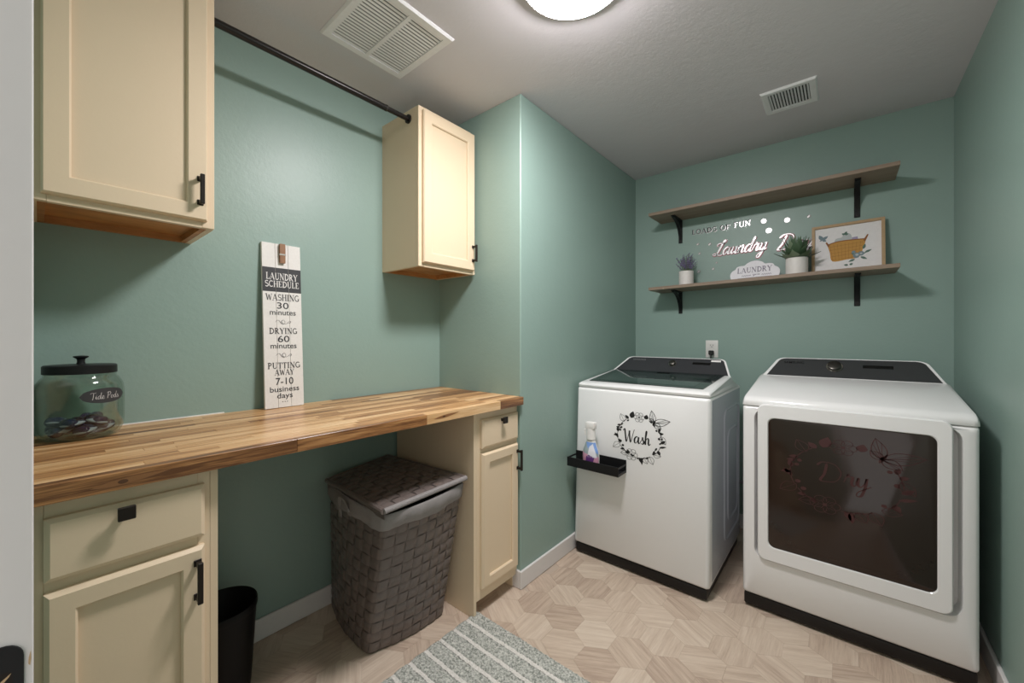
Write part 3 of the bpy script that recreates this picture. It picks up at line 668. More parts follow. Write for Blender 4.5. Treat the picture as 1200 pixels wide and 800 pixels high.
# ---- dryer
GX0, GX1 = -0.358, 0.366
dry = thing('dryer', 'white front-load dryer with large brown tinted door window', 'dryer', (0.004, 2.45, 0))
FY = 2.092
MB().loft([xz_loop(GX0, GX1, 0.062, 0.925, 0.012, 2.80), xz_loop(GX0, GX1, 0.062, 0.925, 0.012, FY+0.020), xz_loop(GX0, GX1, 0.062, 0.925, 0.012, FY+0.007, 0.004), xz_loop(GX0, GX1, 0.062, 0.925, 0.010, FY, 0.014),
           xz_loop(-0.311, 0.325, 0.238, 0.915, 0.045, FY), xz_loop(-0.306, 0.320, 0.243, 0.913, 0.045, FY+0.05)]).build('cabinet_body', m_white, dry, ang=40)
MB().box(GX0+0.006, GX1-0.006, FY+0.004, 2.79, 0.012, 0.0625, bev=0.005, seg=2).build('plinth', m_plinth, dry)
for px in (GX0+0.06, GX1-0.06):
    for py in (2.16, 2.74): MB().lathe([(0.024, 0.0), (0.024, 0.013)], px, py, 16).build('foot', m_black, dry)
gd = [(FY+0.002, 0.9255), (FY-0.002, 0.94), (FY+0.004, 0.955), (FY+0.03, 0.968), (2.50, 1.018), (2.57, 1.030), (2.76, 1.035), (2.80, 1.03), (2.80, 0.9255)]
def gd_loop(x, i): return [(x, y+(i if y < 2.4 else -i), z-(i*0.9 if z > 0.93 else 0)) for y, z in gd]
MB().loft([gd_loop(GX0-0.001, 0.016), gd_loop(GX0+0.006, 0.004), gd_loop(GX0+0.018, 0.0), gd_loop(GX1-0.018, 0.0), gd_loop(GX1-0.006, 0.004), gd_loop(GX1+0.001, 0.016)]).build('top_deck', m_white, dry, ang=40)
# door: white frame with window
DY = 2.076
xz = lambda x0, x1, z0, z1, r, y: [(x, y, z) for x, z in rrect(x0, x1, z0, z1, r, 6)]
dr = MB().loft([xz(-0.296, 0.300, 0.245, 0.938, 0.03, FY+0.048), xz(-0.296, 0.300, 0.245, 0.938, 0.03, DY+0.005), xz(-0.292, 0.296, 0.249, 0.934, 0.028, DY),
           xz(-0.258, 0.264, 0.306, 0.882, 0.026, DY), xz(-0.255, 0.261, 0.309, 0.879, 0.026, DY+0.004)], True, False).build('door', m_white, dry, ang=40)
gl = MB().loft([xz(-0.255, 0.261, 0.309, 0.879, 0.026, DY+0.004), xz(-0.252, 0.258, 0.312, 0.876, 0.025, DY+0.002)], False, True).build('window', m_window, dr); gl['label'] = 'brown tinted door glass'
df = lambda u, v: (u, DY+0.0014, v)
s = wreath(0.015, False).tr(lambda u, v: (0.0+u*0.175, 0.665+v*0.130)); MB().flat(s, df).build('wreath_decal', m_pink, dr)['label'] = 'dull pink floral wreath decal'
s = script('Dry', 0.10, 0.04).fit(0.0, 0.665, 0.17, 0.12); MB().flat(s, df).build('dry_lettering', m_pink, dr)
cg = conp(2.565, 1.022, 2.66, 1.122)
MB().prism(trap(-0.345, 0.356, -0.278, 0.300, 0.0, 1.02, 0.035), cg, 0.0, -0.05).build('console_shell', m_white, dry, ang=50)
cp = MB().prism(trap(-0.322, 0.340, -0.266, 0.290, 0.10, 0.98, 0.03), cg, 0.0, 0.0016).build('control_panel', m_console, dry); cp['label'] = 'charcoal grey control panel'
dial(dry, cg, -0.034, 0.60, 0.029, m_darkchrome, m_chrome)
MB().prism([(0.075, 0.60), (0.185, 0.60), (0.185, 0.74), (0.075, 0.74)], cg, 0.0016, 0.0022).build('display', m_display, dry)
s = sans('SAMSUNG', 0.01).fit(-0.205, 0.77, 0.088, 0.11); MB().flat(s, lambda u, v: cg(u, v, 0.0018)).build('lettering', m_display, dry)

# ---- tray and bottle on the washer front
tx0, tx1, tz = -1.190, -0.884, 0.518
ty1 = wy(0.515)-0.0012; ty0 = 1.905
tr = thing('magnetic_tray', 'small black metal tray attached to the washer front', 'tray', ((tx0+tx1)/2, ty1, tz))
MB().box(tx0, tx1, ty0, ty1-0.002, tz, tz+0.003).build('bottom', m_black, tr)
MB().box(tx0, tx1, ty0, ty0+0.003, tz+0.003, tz+0.050, bev=0.001).build('front_lip', m_black, tr)
MB().box(tx0, tx1, ty1-0.004, ty1, tz, tz+0.066, bev=0.001).build('back_plate', m_black, tr)
for xx in (tx0, tx1-0.003):
    MB().box(xx, xx+0.003, ty0+0.003, ty1-0.004, tz+0.038, tz+0.047).box(xx, xx+0.003, ty0+0.003, ty1-0.004, tz+0.003, tz+0.014).build('side_rail', m_black, tr)
bx, by, bz = -1.062, 1.948, tz+0.0035
bt = thing('spray_bottle', 'white stain remover bottle with pink and blue label on the tray', 'bottle', (bx, by, bz))
def oval(prof, name, mat, par, sy=0.55, seg=28): return MB().lathe(prof, bx, by, seg, 1.0, sy).build(name, mat, par)
def prof_r(z): 
    P = [(0.0, 0.042), (0.004, 0.047), (0.06, 0.049), (0.095, 0.046), (0.125, 0.034), (0.145, 0.027), (0.155, 0.025)]
    for (z0_, r0), (z1_, r1) in zip(P[:-1], P[1:]):
        if z <= z1_: return r0+(r1-r0)*(z-z0_)/(z1_-z0_)
    return P[-1][1]
oval([(prof_r(z), bz+z) for z in (0, .002, .004, .03, .06, .095, .11, .125, .135, .145, .155)], 'bottle_body', m_plastic, bt)
oval([(0.024, bz+0.155), (0.0265, bz+0.157), (0.025, bz+0.195), (0.024, bz+0.214)], 'collar', m_plastic, bt, 0.8)
MB().box(bx-0.029, bx+0.027, by-0.018, by+0.018, bz+0.212, bz+0.251, bev=0.007, seg=2).box(bx-0.034, bx-0.028, by-0.007, by+0.007, bz+0.222, bz+0.236, bev=0.001).build('spray_head', m_plastic, bt)
MB().box(bx-0.027, bx-0.021, by-0.030, by-0.018, bz+0.182, bz+0.214, bev=0.002).build('trigger', m_plastic, bt)
lab = MB(); N = 20
def labelpatch(name, mat, uvs, off):
    s = Sh().poly(uvs); 
    def fn(u, v):   # u -1..1 across front half, v 0..1 height
        z = 0.030+v*0.112; a = -PI/2+u*1.35; r = prof_r(z)+off; return (bx+math.cos(a)*r, by+math.sin(a)*r*0.55-off*0.3, bz+z)
    m_ = MB(); t_ = Sh(); 
    # fine grid clip of polygon: sample scanlines
    us = [p[0] for p in uvs]; vs = [p[1] for p in uvs]; n_ = 14
    def span(v):
        xs = []
        for (u0, v0), (u1, v1) in zip(uvs, uvs[1:]+uvs[:1]):
            if (v0 <= v < v1) or (v1 <= v < v0): xs.append(u0+(u1-u0)*(v-v0)/(v1-v0))
        return (min(xs), max(xs)) if len(xs) >= 2 else None
    rows = []
    for i in range(n_+1):
        v = min(vs)+(max(vs)-min(vs))*(0.001+0.998*i/n_); sp_ = span(v)
        if sp_: rows.append([fn(sp_[0]+(sp_[1]-sp_[0])*j/8, v) for j in range(9)])
    m_.loft(rows, False, False, False); return m_.build(name, mat, bt)
labelpatch('label', m_lbl_teal, [(-1, 0.3), (1, 0.3), (1, 1), (-1, 1)], 0.0008)
labelpatch('label_print', m_lbl_blue, [(-0.2, 0.75), (1, 0.45), (1, 1), (-0.6, 1)], 0.0014)
labelpatch('label_print', m_lbl_pale, [(-0.1, 0.3), (0.75, 0.3), (0.45, 0.95), (0.0, 0.8)], 0.0020)
labelpatch('label_print', m_lbl_pink, [(-1, 0.0), (1, 0.0), (1, 0.34), (-1, 0.5)], 0.0014)
labelpatch('label_print', m_lbl_purple, [(-0.3, 0.0), (0.35, 0.05), (0.5, 0.3), (0.0, 0.42), (-0.25, 0.3)], 0.0020)

# ---- outlet, plug, cords
ot = thing('wall_outlet', 'white duplex wall outlet above the washer console', 'outlet', (-0.683, BW, 1.157))
MB().box(-0.722, -0.644, BW-0.006, BW, 1.098, 1.216, bev=0.003, seg=2).build('cover_plate', m_plate, ot)
for zc in (1.180, 1.134):
    r0 = MB().prism(rrect(-0.700, -0.666, zc-0.014, zc+0.014, 0.008, 4), lambda u, v, d: (u, d, v), BW-0.0085, BW-0.005).build('receptacle', m_plate, ot)
    MB().box(-0.692, -0.690, BW-0.009, BW-0.0084, zc-0.002, zc+0.007).box(-0.676, -0.674, BW-0.009, BW-0.0084, zc-0.002, zc+0.006).box(-0.6855, -0.6805, BW-0.009, BW-0.0084, zc-0.010, zc-0.005).build('slots', m_ink, r0)
pw = thing('power_plug', 'black washer plug and cord in the wall outlet', 'plug', (-0.683, BW-0.0085, 1.12))
MB().box(-0.698, -0.668, BW-0.035, BW-0.0092, 1.118, 1.148, bev=0.004).build('plug_body', m_cable, pw)
MB().tube(crom([(-0.683, BW-0.03, 1.118), (-0.683, BW-0.035, 1.08), (-0.69, BW-0.05, 0.9), (-0.7, BW-0.06, 0.5), (-0.72, BW-0.07, 0.2)]), 0.004, 8).build('cord', m_cable, pw)
MB().tube(crom([(-0.52, 2.698, 0.34), (-0.47, 2.74, 0.36), (-0.43, 2.77, 0.30), (-0.425, 2.77, 0.14), (-0.415, 2.74, 0.05), (-0.43, 2.66, 0.012)]), 0.010, 10).build('drain_hose', m_hose, wash)['label'] = 'grey rubber drain hose'
MB().tube(crom([(-0.34, 2.801, 0.50), (-0.385, 2.84, 0.44), (-0.40, 2.85, 0.30), (-0.385, 2.84, 0.16), (-0.40, 2.80, 0.04), (-0.385, 2.70, 0.007)]), 0.006, 8).build('power_cord', m_cable, dry)['label'] = 'black power cord'

# ================================================================== SHELVES ON THE BACK WALL
SY0, SY1 = 2.688, BW
SX0, SX1 = -1.026, 0.214
UBf = lambda x: 2.0665+0.010*(x-SX0)/(SX1-SX0)
LBf = lambda x: 1.5575+0.021*(x-SX0)/(SX1-SX0)          # the lower shelf hangs slightly out of level
LTf = lambda x: LBf(x)+0.020
def shelf(label, zf):
    b_ = MB().box(SX0, SX1, SY0, SY1-0.0005, 0, 0.020, bev=0.001)
    for v in b_.bm.verts: v.co.z += zf(v.co.x)
    return tag(b_.build('wall_shelf', m_shelf, loc=((SX0+SX1)/2, (SY0+SY1)/2, zf(-0.4))), label, 'shelf')
shelf('empty brown wooden wall shelf directly above the other shelf', UBf)
shelf('brown wooden wall shelf holding plants, plaque and framed picture', LBf)
def bracket(x, zb, leg, label):
    t = thing('shelf_bracket', label, 'bracket', (x, BW, zb)); w_ = 0.013
    b_ = MB().box(x-w_, x+w_, BW-0.005, BW, zb-leg, zb-0.0002, bev=0.002)
    b_.build('wall_leg', m_black, t)
    MB().box(x-w_, x+w_, BW-0.170, BW-0.005, zb-0.0055, zb-0.0003, bev=0.001).build('shelf_leg', m_black, t)
    pts = [(BW-0.155-0.0*0, zb-0.006)]
    arc = [(BW-0.150*math.cos(a)**1.0*1.0, zb-0.006-0.105*math.sin(a)**1.0) for a in [PI/2*i/12 for i in range(13)]]
    q = crom([(BW-0.158, zb-0.007), (BW-0.10, zb-0.022), (BW-0.05, zb-0.055), (BW-0.018, zb-0.10), (BW-0.006, zb-0.135)], 4)
    lo = []
    for y, z in q: lo.append([(x-0.010, y, z+0.005), (x+0.010, y, z+0.005), (x+0.010, y, z-0.005), (x-0.010, y, z-0.005)])
    MB().loft(lo).build('brace', m_black, t)
    for zz in (zb-leg+0.014, zb-0.06): MB().tube([(x, BW-0.0048, zz), (x, BW-0.0075, zz)], 0.004, 10).build('screw', m_bronze, t)
    return t
bracket(-0.888, UBf(-.9), 0.163, 'black metal bracket under the upper shelf end beside the jutting wall')
bracket(0.060, UBf(.047), 0.170, 'black metal bracket under the upper shelf, behind the framed picture')
bracket(-0.888, LBf(-.9), 0.155, 'black metal bracket under the lower shelf below the lavender pot')
bracket(0.060, LBf(.047), 0.165, 'black metal bracket under the lower shelf below the framed picture')

# ---- wall decal lettering
wd_ = thing('wall_decal', 'mirrored lettering decal on the wall between the shelves', 'decal', (-0.45, BW, 1.68))
wl = lambda d: (lambda u, v: (u, BW-d, v))
def dword(sh, dx=0.003, dz=-0.0025, back=m_rose):
    t_ = Sh(); t_.v = [(u+dx, v+dz) for u, v in sh.v]; t_.f = sh.f
    MB().flat(t_, wl(0.0006)).build('letter_offset', back, wd_); MB().flat(sh, wl(0.0014)).build('lettering', m_silver, wd_)
MB().flat(serif('LOADS OF').fit(-0.694, 1.969, 0.236, 0.034), wl(0.0014)).build('lettering', m_ink, wd_)  # mirrored letters coloured dark in place of the dark room they reflect
MB().flat(serif('LOADS OF').fit(-0.690, 1.966, 0.236, 0.034), wl(0.0008)).build('letter_offset', m_silver, wd_)  # offset white copy, painted as the bright part of the reflection
dword(serif('FUN').fit(-0.502, 1.972, 0.094, 0.036), -0.003, 0.004, m_ink)  # white fill painted as a bright reflection, dark offset edge behind
for body_, cx_, cz_, wd0, ht0 in (('Laundry', -0.522, 1.815, 0.315, 0.145), ('Day', -0.224, 1.800, 0.184, 0.140)):
    MB().flat(script(body_, 0.22, 0.15, 0.3).fit(cx_+0.002, cz_-0.002, wd0+0.008, ht0+0.008), wl(0.0006)).build('letter_outline', m_rose, wd_)
    MB().flat(script(body_, 0.12, 0.05, 0.3).fit(cx_, cz_, wd0, ht0), wl(0.0014)).build('lettering', m_silver, wd_)
for x, z, r in ((-0.384, 1.969, 0.014), (-0.357, 1.905, 0.016), (-0.262, 1.953, 0.015), (-0.696, 1.871, 0.008), (-0.761, 1.816, 0.007), (-0.766, 1.692, 0.009), (-0.675, 1.700, 0.007), (-0.155, 1.955, 0.008), (-0.772, 1.882, 0.007), (-0.655, 1.74, 0.005)):
    s = Sh(); 
    if r > 0.012: s.disc(x, z, r, 18)
    else: s.leaf(x-r, z-r, 0.9, r*2.6, r*1.1)
    MB().flat(s, wl(0.0012)).build('bubble', m_silver, wd_); MB().flat(Sh().ring(x, z, r, 0.0015), wl(0.0008)).build('bubble_outline', m_rose, wd_)

# ---- ribbed pots
def pot(t, x, y, z, r, h):
    pr = [(r*0.9, z), (r*0.96, z+0.003)]
    for i in range(9):
        zz = z+0.006+(h-0.012)*i/8; pr += [(r, zz), (r*0.97, zz+(h-0.012)/16)]
    pr += [(r, z+h-0.002), (r*0.97, z+h), (r*0.88, z+h), (r*0.87, z+h-0.012)]
    MB().lathe(pr, x, y, 32, cap1=False).build('pot', m_pot, t, ang=60)
    MB().lathe([(r*0.885, z+h-0.014), (r*0.88, z+h-0.010)], x, y, 24).build('soil', m_soil, t)
px, py = -0.815, 2.815; LT = LTf(px)+0.0009
lv = thing('potted_lavender', 'small potted lavender with purple flower spikes in white ribbed pot', 'plant', (px, py, LT))
pot(lv, px, py, LT+0.0003, 0.047, 0.100)
rr = random.Random(11)
for i in range(44):
    a = rr.uniform(0, 2*PI); sp_ = rr.uniform(0.02, 0.060) if i > 14 else rr.uniform(0.0, 0.025); h = rr.uniform(0.075, 0.135)-sp_*0.55
    bx_, by_ = px+math.cos(a)*0.018*rr.random(), py+math.sin(a)*0.018*rr.random()
    tip = Vector((bx_+math.cos(a)*sp_, by_+math.sin(a)*sp_*0.8, LT+0.09+h)); b0 = Vector((bx_, by_, LT+0.086))
    mid = (b0+tip)/2+Vector((-math.cos(a), -math.sin(a), 0))*sp_*0.15
    path = [b0, mid, tip]
    st = MB().tube(crom([tuple(p) for p in path], 3), 0.0012, 5).build('sprig', m_stem, lv)
    if i % 5 != 4:
        fb = MB(); d_ = (tip-mid).normalized()
        for k in range(9):
            q = 1.15*k/8-0.1; p = mid+(tip-mid)*q; aa = k*2.4; rr_ = 0.0062*(1.15-0.55*k/8)
            off = Vector((math.cos(aa), math.sin(aa), 0.2))*rr_*0.7
            t_ = bmesh.new(); bmesh.ops.create_icosphere(t_, subdivisions=1, radius=rr_*0.8); fb.merge(t_, Matrix.Translation(p+off))
        fb.build('flower_spike', m_lav, st)
for i in range(12):
    a = i*2.4; l_ = rr.uniform(0.03, 0.075); p0 = Vector((px+math.cos(a)*0.02, py+math.sin(a)*0.02, LT+0.088)); d_ = Vector((math.cos(a), math.sin(a)*0.8, rr.uniform(0.5, 1.2))).normalized(); sd_ = d_.cross(Vector((0, 0, 1))).normalized()*0.003
    MB().add([p0, p0+d_*l_*0.5+sd_, p0+d_*l_, p0+d_*l_*0.5-sd_], [(0, 1, 2, 3)]).build('leaf', m_stem, lv)

px, py = -0.205, 2.800; LT = LTf(px)+0.0010
su = thing('potted_succulent', 'green pointed-leaf succulent in a wide white ribbed pot', 'plant', (px, py, LT))
pot(su, px, py, LT+0.0003, 0.054, 0.098)
def fleshy(base_, dirv, ln, wd, th, mat):
    d_ = dirv.normalized(); sd_ = d_.cross(Vector((0, 0, 1)));  sd_ = sd_.normalized() if sd_.length > 1e-3 else Vector((1, 0, 0)); up = sd_.cross(d_).normalized()
    loops = []
    for i in range(7):
        q = i/6; wv = wd/2*(0.45+0.55*math.sin(PI*min(1, q*1.05+0.12)))*(1 if q < 0.55 else max(0.03, 1-((q-0.55)/0.45)**1.6)); tv = th/2*(1-q*0.8)
        c = base_+d_*ln*q+up*(0.10*ln*q*q); loops.append([c+sd_*wv, c+up*tv, c-sd_*wv, c-up*tv*1.2])
    return MB().loft(loops).build('leaf', mat, su, ang=80)
ri = 0
for ring_, (n_, tilt, ln, z_) in enumerate(((8, 0.32, 0.098, 0.092), (9, 0.62, 0.098, 0.100), (8, 0.92, 0.100, 0.110), (7, 1.15, 0.105, 0.118), (5, 1.38, 0.100, 0.128))):
    for k in range(n_):
        a = 2*PI*k/n_+ring_*0.5+rr.uniform(-.12, .12); tl = tilt+rr.uniform(-.1, .1)
        fleshy(Vector((px+math.cos(a)*0.012, py+math.sin(a)*0.012, LT+z_)), Vector((math.cos(a)*math.cos(tl), math.sin(a)*math.cos(tl), math.sin(tl))), ln*rr.uniform(.85, 1.15), 0.052-0.005*ring_, 0.010, m_leaf2 if rr.random() < 0.28 else m_leaf)

# ---- scalloped LAUNDRY plaque
LT = LTf(-0.42)
pq = thing('laundry_plaque', 'small white scalloped plaque reading LAUNDRY, standing on the shelf', 'plaque', (-0.42, 2.84, LT))
def pq_fn(u, v, d): # leaning back slightly
    return (-0.4195+u, 2.825+v*0.22-d*0.98, LT+0.0022+v*0.976+u*0.0169)
outl = []
W2, H = 0.132, 0.124
key = [(-0.118, 0.0), (-0.128, 0.018), (-0.132, 0.045), (-0.122, 0.066), (-0.104, 0.078), (-0.096, 0.092), (-0.076, 0.098), (-0.055, 0.098), (-0.042, 0.110), (-0.02, 0.121), (0, 0.124)]
full_ = crom(key, 3); outl = full_+[(-u, v) for u, v in reversed(full_[:-1])]
MB().prism(outl, pq_fn, 0.0, 0.009).build('board', m_plaque, pq)
MB().flat(serif('LAUNDRY').fit(0.0, 0.066, 0.185, 0.036), lambda u, v: pq_fn(u, v, 0.0095)).build('lettering', m_purpleink, pq)
s = script('you', 0.12, 0.06).fit(0.012, 0.030, 0.04, 0.014)
MB().flat(s, lambda u, v: pq_fn(u, v, 0.0095)).build('small_lettering', m_purpleink, pq)
for cx_, wv in ((-0.042, 0.05), (0.064, 0.05)):
    z_ = Sh().ribbon(crom([(cx_-wv/2+wv*i/10, 0.030+(0.004 if i % 2 else -0.004)) for i in range(11)], 3), 0.0022); MB().flat(z_, lambda u, v: pq_fn(u, v, 0.0095)).build('small_lettering', m_purpleink, pq)
MB().flat(Sh().ribbon([(-0.09, 0.016), (0.09, 0.016)], 0.0016), lambda u, v: pq_fn(u, v, 0.0095)).build('rule_line', m_purpleink, pq)

# ---- framed watercolour
LT = LTf(0.016)
fx0, fx1, fh = -0.140, 0.172, 0.284
pf = thing('framed_picture', 'oak framed watercolour of a laundry basket leaning on the wall', 'picture', (0.016, 2.86, LT))
lean = 0.13
def ff(u, v, d): return (fx0+u, 2.882+v*math.sin(lean)-d*math.cos(lean), LT+0.0006+v*math.cos(lean)+d*math.sin(lean)+(u-0.156)*0.0169)
FWd = fx1-fx0
def fbox(name, mat, u0, u1, v0, v1, d0, d1, par): return MB().prism([(u0, v0), (u1, v0), (u1, v1), (u0, v1)], ff, d0, d1).build(name, mat, par)
fbox('frame_rail', m_fwood, 0, FWd, 0, 0.014, 0, 0.018, pf); fbox('frame_rail', m_fwood, 0, FWd, fh-0.014, fh, 0, 0.018, pf)
fbox('frame_stile', m_fwood, 0, 0.014, 0.0142, fh-0.0142, 0, 0.018, pf); fbox('frame_stile', m_fwood, FWd-0.014, FWd, 0.0142, fh-0.0142, 0, 0.018, pf)
pa = fbox('paper', m_paper, 0.0142, FWd-0.0142, 0.0142, fh-0.0142, 0.004, 0.008, pf)
art = lambda d: (lambda u, v: ff(0.0142+u*(FWd-0.0284), 0.0142+v*(fh-0.0284), 0.008+d))
def paint(name, mat, sh, d=0.0006): return MB().flat(sh, art(d)).build(name, mat, pa)
paint('painted_towel', m_palegrey, Sh().poly(crom([(.30, .60), (.33, .72), (.42, .74), (.46, .82), (.55, .80), (.58, .70), (.62, .66), (.62, .58)], 3)), 0.0004)
paint('painted_towel', m_lilac, Sh().poly([(.57, .60), (.58, .71), (.66, .72), (.67, .60)]), 0.0005)
paint('painted_basket', m_basket, Sh().poly(crom([(.20, .60), (.34, .645), (.5, .655), (.76, .64), (.74, .45), (.68, .26), (.5, .23), (.28, .22), (.24, .42), (.20, .60)], 4)), 0.0006)
sh = Sh()
for i in range(5): q = i/4; sh.ribbon([(.215+.015*i, .55-.075*i), (.745-.018*i, .58-.075*i)], 0.005)
for i in range(9): sh.ribbon([(.24+.058*i, .60), (.285+.048*i, .24)], 0.0035)
paint('painted_weave', m_basketd, sh, 0.0008)
sh = Sh().poly([(.17, .66), (.19, .68), (.24, .58), (.21, .56)]).poly([(.74, .62), (.80, .74), (.82, .73), (.77, .58)]).ribbon(crom([(.20, .605), (.34, .65), (.5, .66), (.76, .645)], 4), 0.022); paint('painted_rim', m_basketd, sh, 0.0009)
for a, b_, an, l_ in ((.66, .30, .3, .13), (.66, .30, 2.6, .12), (.70, .26, -.6, .12), (.62, .22, 3.6, .11), (.76, .34, .5, .12), (.74, .42, 1.3, .12), (.52, .10, 2.9, .07), (.54, .10, .6, .06), (.47, .79, 1.2, .08), (.47, .79, 2.4, .06), (.47, .79, .3, .06)):
    paint('painted_leaf', m_greenw, Sh().leaf(a, b_, an, l_, 0.045), 0.0009)
for a, b_, r0, r1, mt_, dd in ((.64, .30, .05, .06, m_bluegrey, .0011), (.71, .33, .045, .05, m_bluegrey, .0012), (.60, .38, .03, .03, m_bluegrey, .0011), (.65, .31, .025, .025, m_palegrey, .0014), (.71, .33, .02, .02, m_palegrey, .0015)):
    paint('painted_flower', mt_, Sh().disc(a, b_, r0, 12, r1), dd)
paint('painted_butterfly', m_bluegrey, Sh().leaf(.12, .74, 2.0, .13, .07).leaf(.12, .74, .7, .12, .06).leaf(.12, .74, -.6, .08, .05).leaf(.12, .74, 3.6, .05, .03), 0.0006)

# ================================================================== ON THE WORKTOP
# ---- laundry schedule sign leaning on the wall
sy0, sy1, sh_ = 0.583, 0.733, 0.683
sg = thing('laundry_schedule_sign', 'tall white plank sign reading laundry schedule, with a clothespin', 'sign', (-1.78, (sy0+sy1)/2, CT))
sl = math.asin(0.042/sh_)
def sf_(u, v, d): return (-1.790-v*math.sin(sl)+d*math.cos(sl), sy0+u, CT+0.0012+v*math.cos(sl)+d*math.sin(sl))
for i in range(3):
    u0, u1 = i*0.05+0.0004, (i+1)*0.05-0.0004
    a = [(u0, 0), (u1, 0), (u1, sh_), (u0, sh_)]; ins = [(u0+0.0008, 0.0008), (u1-0.0008, 0.0008), (u1-0.0008, sh_-0.0008), (u0+0.0008, sh_-0.0008)]
    MB().loft([[sf_(u, v, 0) for u, v in a], [sf_(u, v, 0.0105) for u, v in a], [sf_(u, v, 0.0115) for u, v in ins]]).build('plank', m_sign, sg)
MB().prism([(0.02, 0.1), (0.13, 0.1), (0.13, 0.14), (0.02, 0.14)], sf_, -0.006, -0.0003).prism([(0.02, 0.52), (0.13, 0.52), (0.13, 0.56), (0.02, 0.56)], sf_, -0.006, -0.0003).build('batten', m_pin, sg)
for i in range(3):
    u0, u1 = i*0.05+(0.0006 if i else 0.0006), (i+1)*0.05-0.0006
    MB().flat(Sh().poly([(u0, 0.480), (u1, 0.480), (u1, 0.581), (u0, 0.581)]), lambda u, v: sf_(u, v, 0.0118)).build('dark_band', m_signdark, sg)
vv = lambda y: (766-y)/701*sh_
pt = lambda d: (lambda u, v: sf_(u, v, d))
MB().flat(serif('LAUNDRY').fit(.075, vv(207), .122, .030), pt(.0122)).build('lettering', m_whiteink, sg)
MB().flat(serif('SCHEDULE').fit(.075, vv(240), .130, .028), pt(.0122)).build('lettering', m_whiteink, sg)
for body, y, wd, ht, fn in (('WASHING', 297, .130, .028, serif), ('30', 332, .045, .027, sans), ('minutes', 362, .100, .021, sans), ('DRYING', 441, .108, .026, serif), ('60', 475, .045, .027, sans), ('minutes', 505, .100, .021, sans),
                            ('PUTTING', 588, .125, .026, serif), ('AWAY', 617, .076, .024, serif), ('7-10', 655, .068, .029, sans), ('business', 688, .112, .022, sans), ('days', 715, .060, .028, sans)):
    s = fn(body, 0.006) if fn is sans else fn(body)
    MB().flat(s.fit(.075, vv(y)-(.004 if body == 'days' else 0), wd, ht), pt(.0122)).build('lettering', m_ink, sg)
for y in (403, 545):
    c_ = vv(y); s = Sh().ribbon(crom([(.045, c_-.002), (.05, c_+.006), (.058, c_+.007), (.066, c_-.004), (.075, c_-.009), (.082, c_), (.076, c_+.009), (.068, c_+.003), (.074, c_-.006), (.088, c_-.006), (.098, c_+.004), (.104, c_+.003), (.100, c_-.004), (.092, c_-.002)], 4), .0022, .001)
    MB().flat(s, pt(.0122)).build('scroll_mark', m_ink, sg)
MB().flat(Sh().disc(.066, vv(742), .002, 8).disc(.075, vv(742), .002, 8).disc(.084, vv(742), .002, 8), pt(.0122)).build('dots', m_ink, sg)
pin = MB()
for d0, d1, tp in ((0.0118, 0.0165, 0.0), (0.0185, 0.0240, 0.003)):
    pin.prism([(0.065, 0.604-tp), (0.085, 0.604-tp), (0.086, 0.66), (0.085, 0.682), (0.065, 0.682), (0.064, 0.66)], lambda u, v, d: sf_(u, v, d+0.06*max(0, v-0.64)*(1 if d > 0.017 else 0)), d0, d1)
cl = pin.build('clothespin', m_pin, sg); cl['label'] = 'brown wooden clothespin'
MB().prism([(0.0635, 0.634), (0.0865, 0.634), (0.0865, 0.640), (0.0635, 0.640)], sf_, 0.0118, 0.0255).build('spring', m_chrome, cl)

# ---- glass jar with pods
jx, jy, jr = -1.716, 0.080, 0.092
jar = thing('glass_jar', 'round clear glass jar with black lid and chalk label', 'jar', (jx, jy, CT))
z0 = CT+0.0006
outer = [(0.055, z0), (0.070, z0+0.001), (0.082, z0+0.010), (jr-0.002, z0+0.028), (jr, z0+0.06), (jr, z0+0.13), (jr-0.003, z0+0.155), (jr-0.012, z0+0.172), (jr-0.018, z0+0.178), (jr-0.018, z0+0.186)]
inner = [(jr-0.0215, z0+0.186), (jr-0.0215, z0+0.177), (jr-0.0155, z0+0.170), (jr-0.0065, z0+0.154), (jr-0.0035, z0+0.13), (jr-0.0035, z0+0.06), (jr-0.006, z0+0.030), (0.077, z0+0.013), (0.066, z0+0.006), (0.050, z0+0.005)]
MB().lathe(outer+inner, jx, jy, 48).build('glass_body', m_glass, jar, ang=60)
ldp = MB().lathe([(jr-0.020, z0+0.1865), (jr-0.0165, z0+0.1865), (jr-0.016, z0+0.187), (jr-0.016, z0+0.208), (jr-0.019, z0+0.211), (0.02, z0+0.213)], jx, jy, 48).build('lid', m_black, jar); ldp['label'] = 'black metal lid with small knob'
MB().lathe([(0.010, z0+0.2125), (0.008, z0+0.220), (0.009, z0+0.228), (0.016, z0+0.233), (0.016, z0+0.236), (0.004, z0+0.238)], jx, jy, 24).build('knob', m_black, ldp)
la = math.radians(30)
def jl(off): return lambda u, v: (jx+math.cos(la+u/jr)*(jr+off), jy+math.sin(la+u/jr)*(jr+off), z0+0.124+v)
m_ = MB(); fnj = jl(0.0006); rows = []
for i in range(17):
    u = -0.056+0.112*i/16; h = 0.0215*math.sqrt(max(0.0004, 1-(u/0.056)**2)); rows.append([fnj(u, -h), fnj(u, 0), fnj(u, h)])
m_.loft(rows, False, False, False); lb = m_.build('chalk_label', m_signdark, jar); lb['label'] = 'black oval chalk label'
MB().flat(script('Tide Pods', 0.05, 0.035).fit(0.0, 0.0, 0.070, 0.020), jl(0.0012)).build('chalk_lettering', m_whiteink, lb)
pod = thing('detergent_pod', 'small navy, purple and white detergent pod inside the glass jar', 'pod', (0, 0, 0), 'detergent pods in the jar')
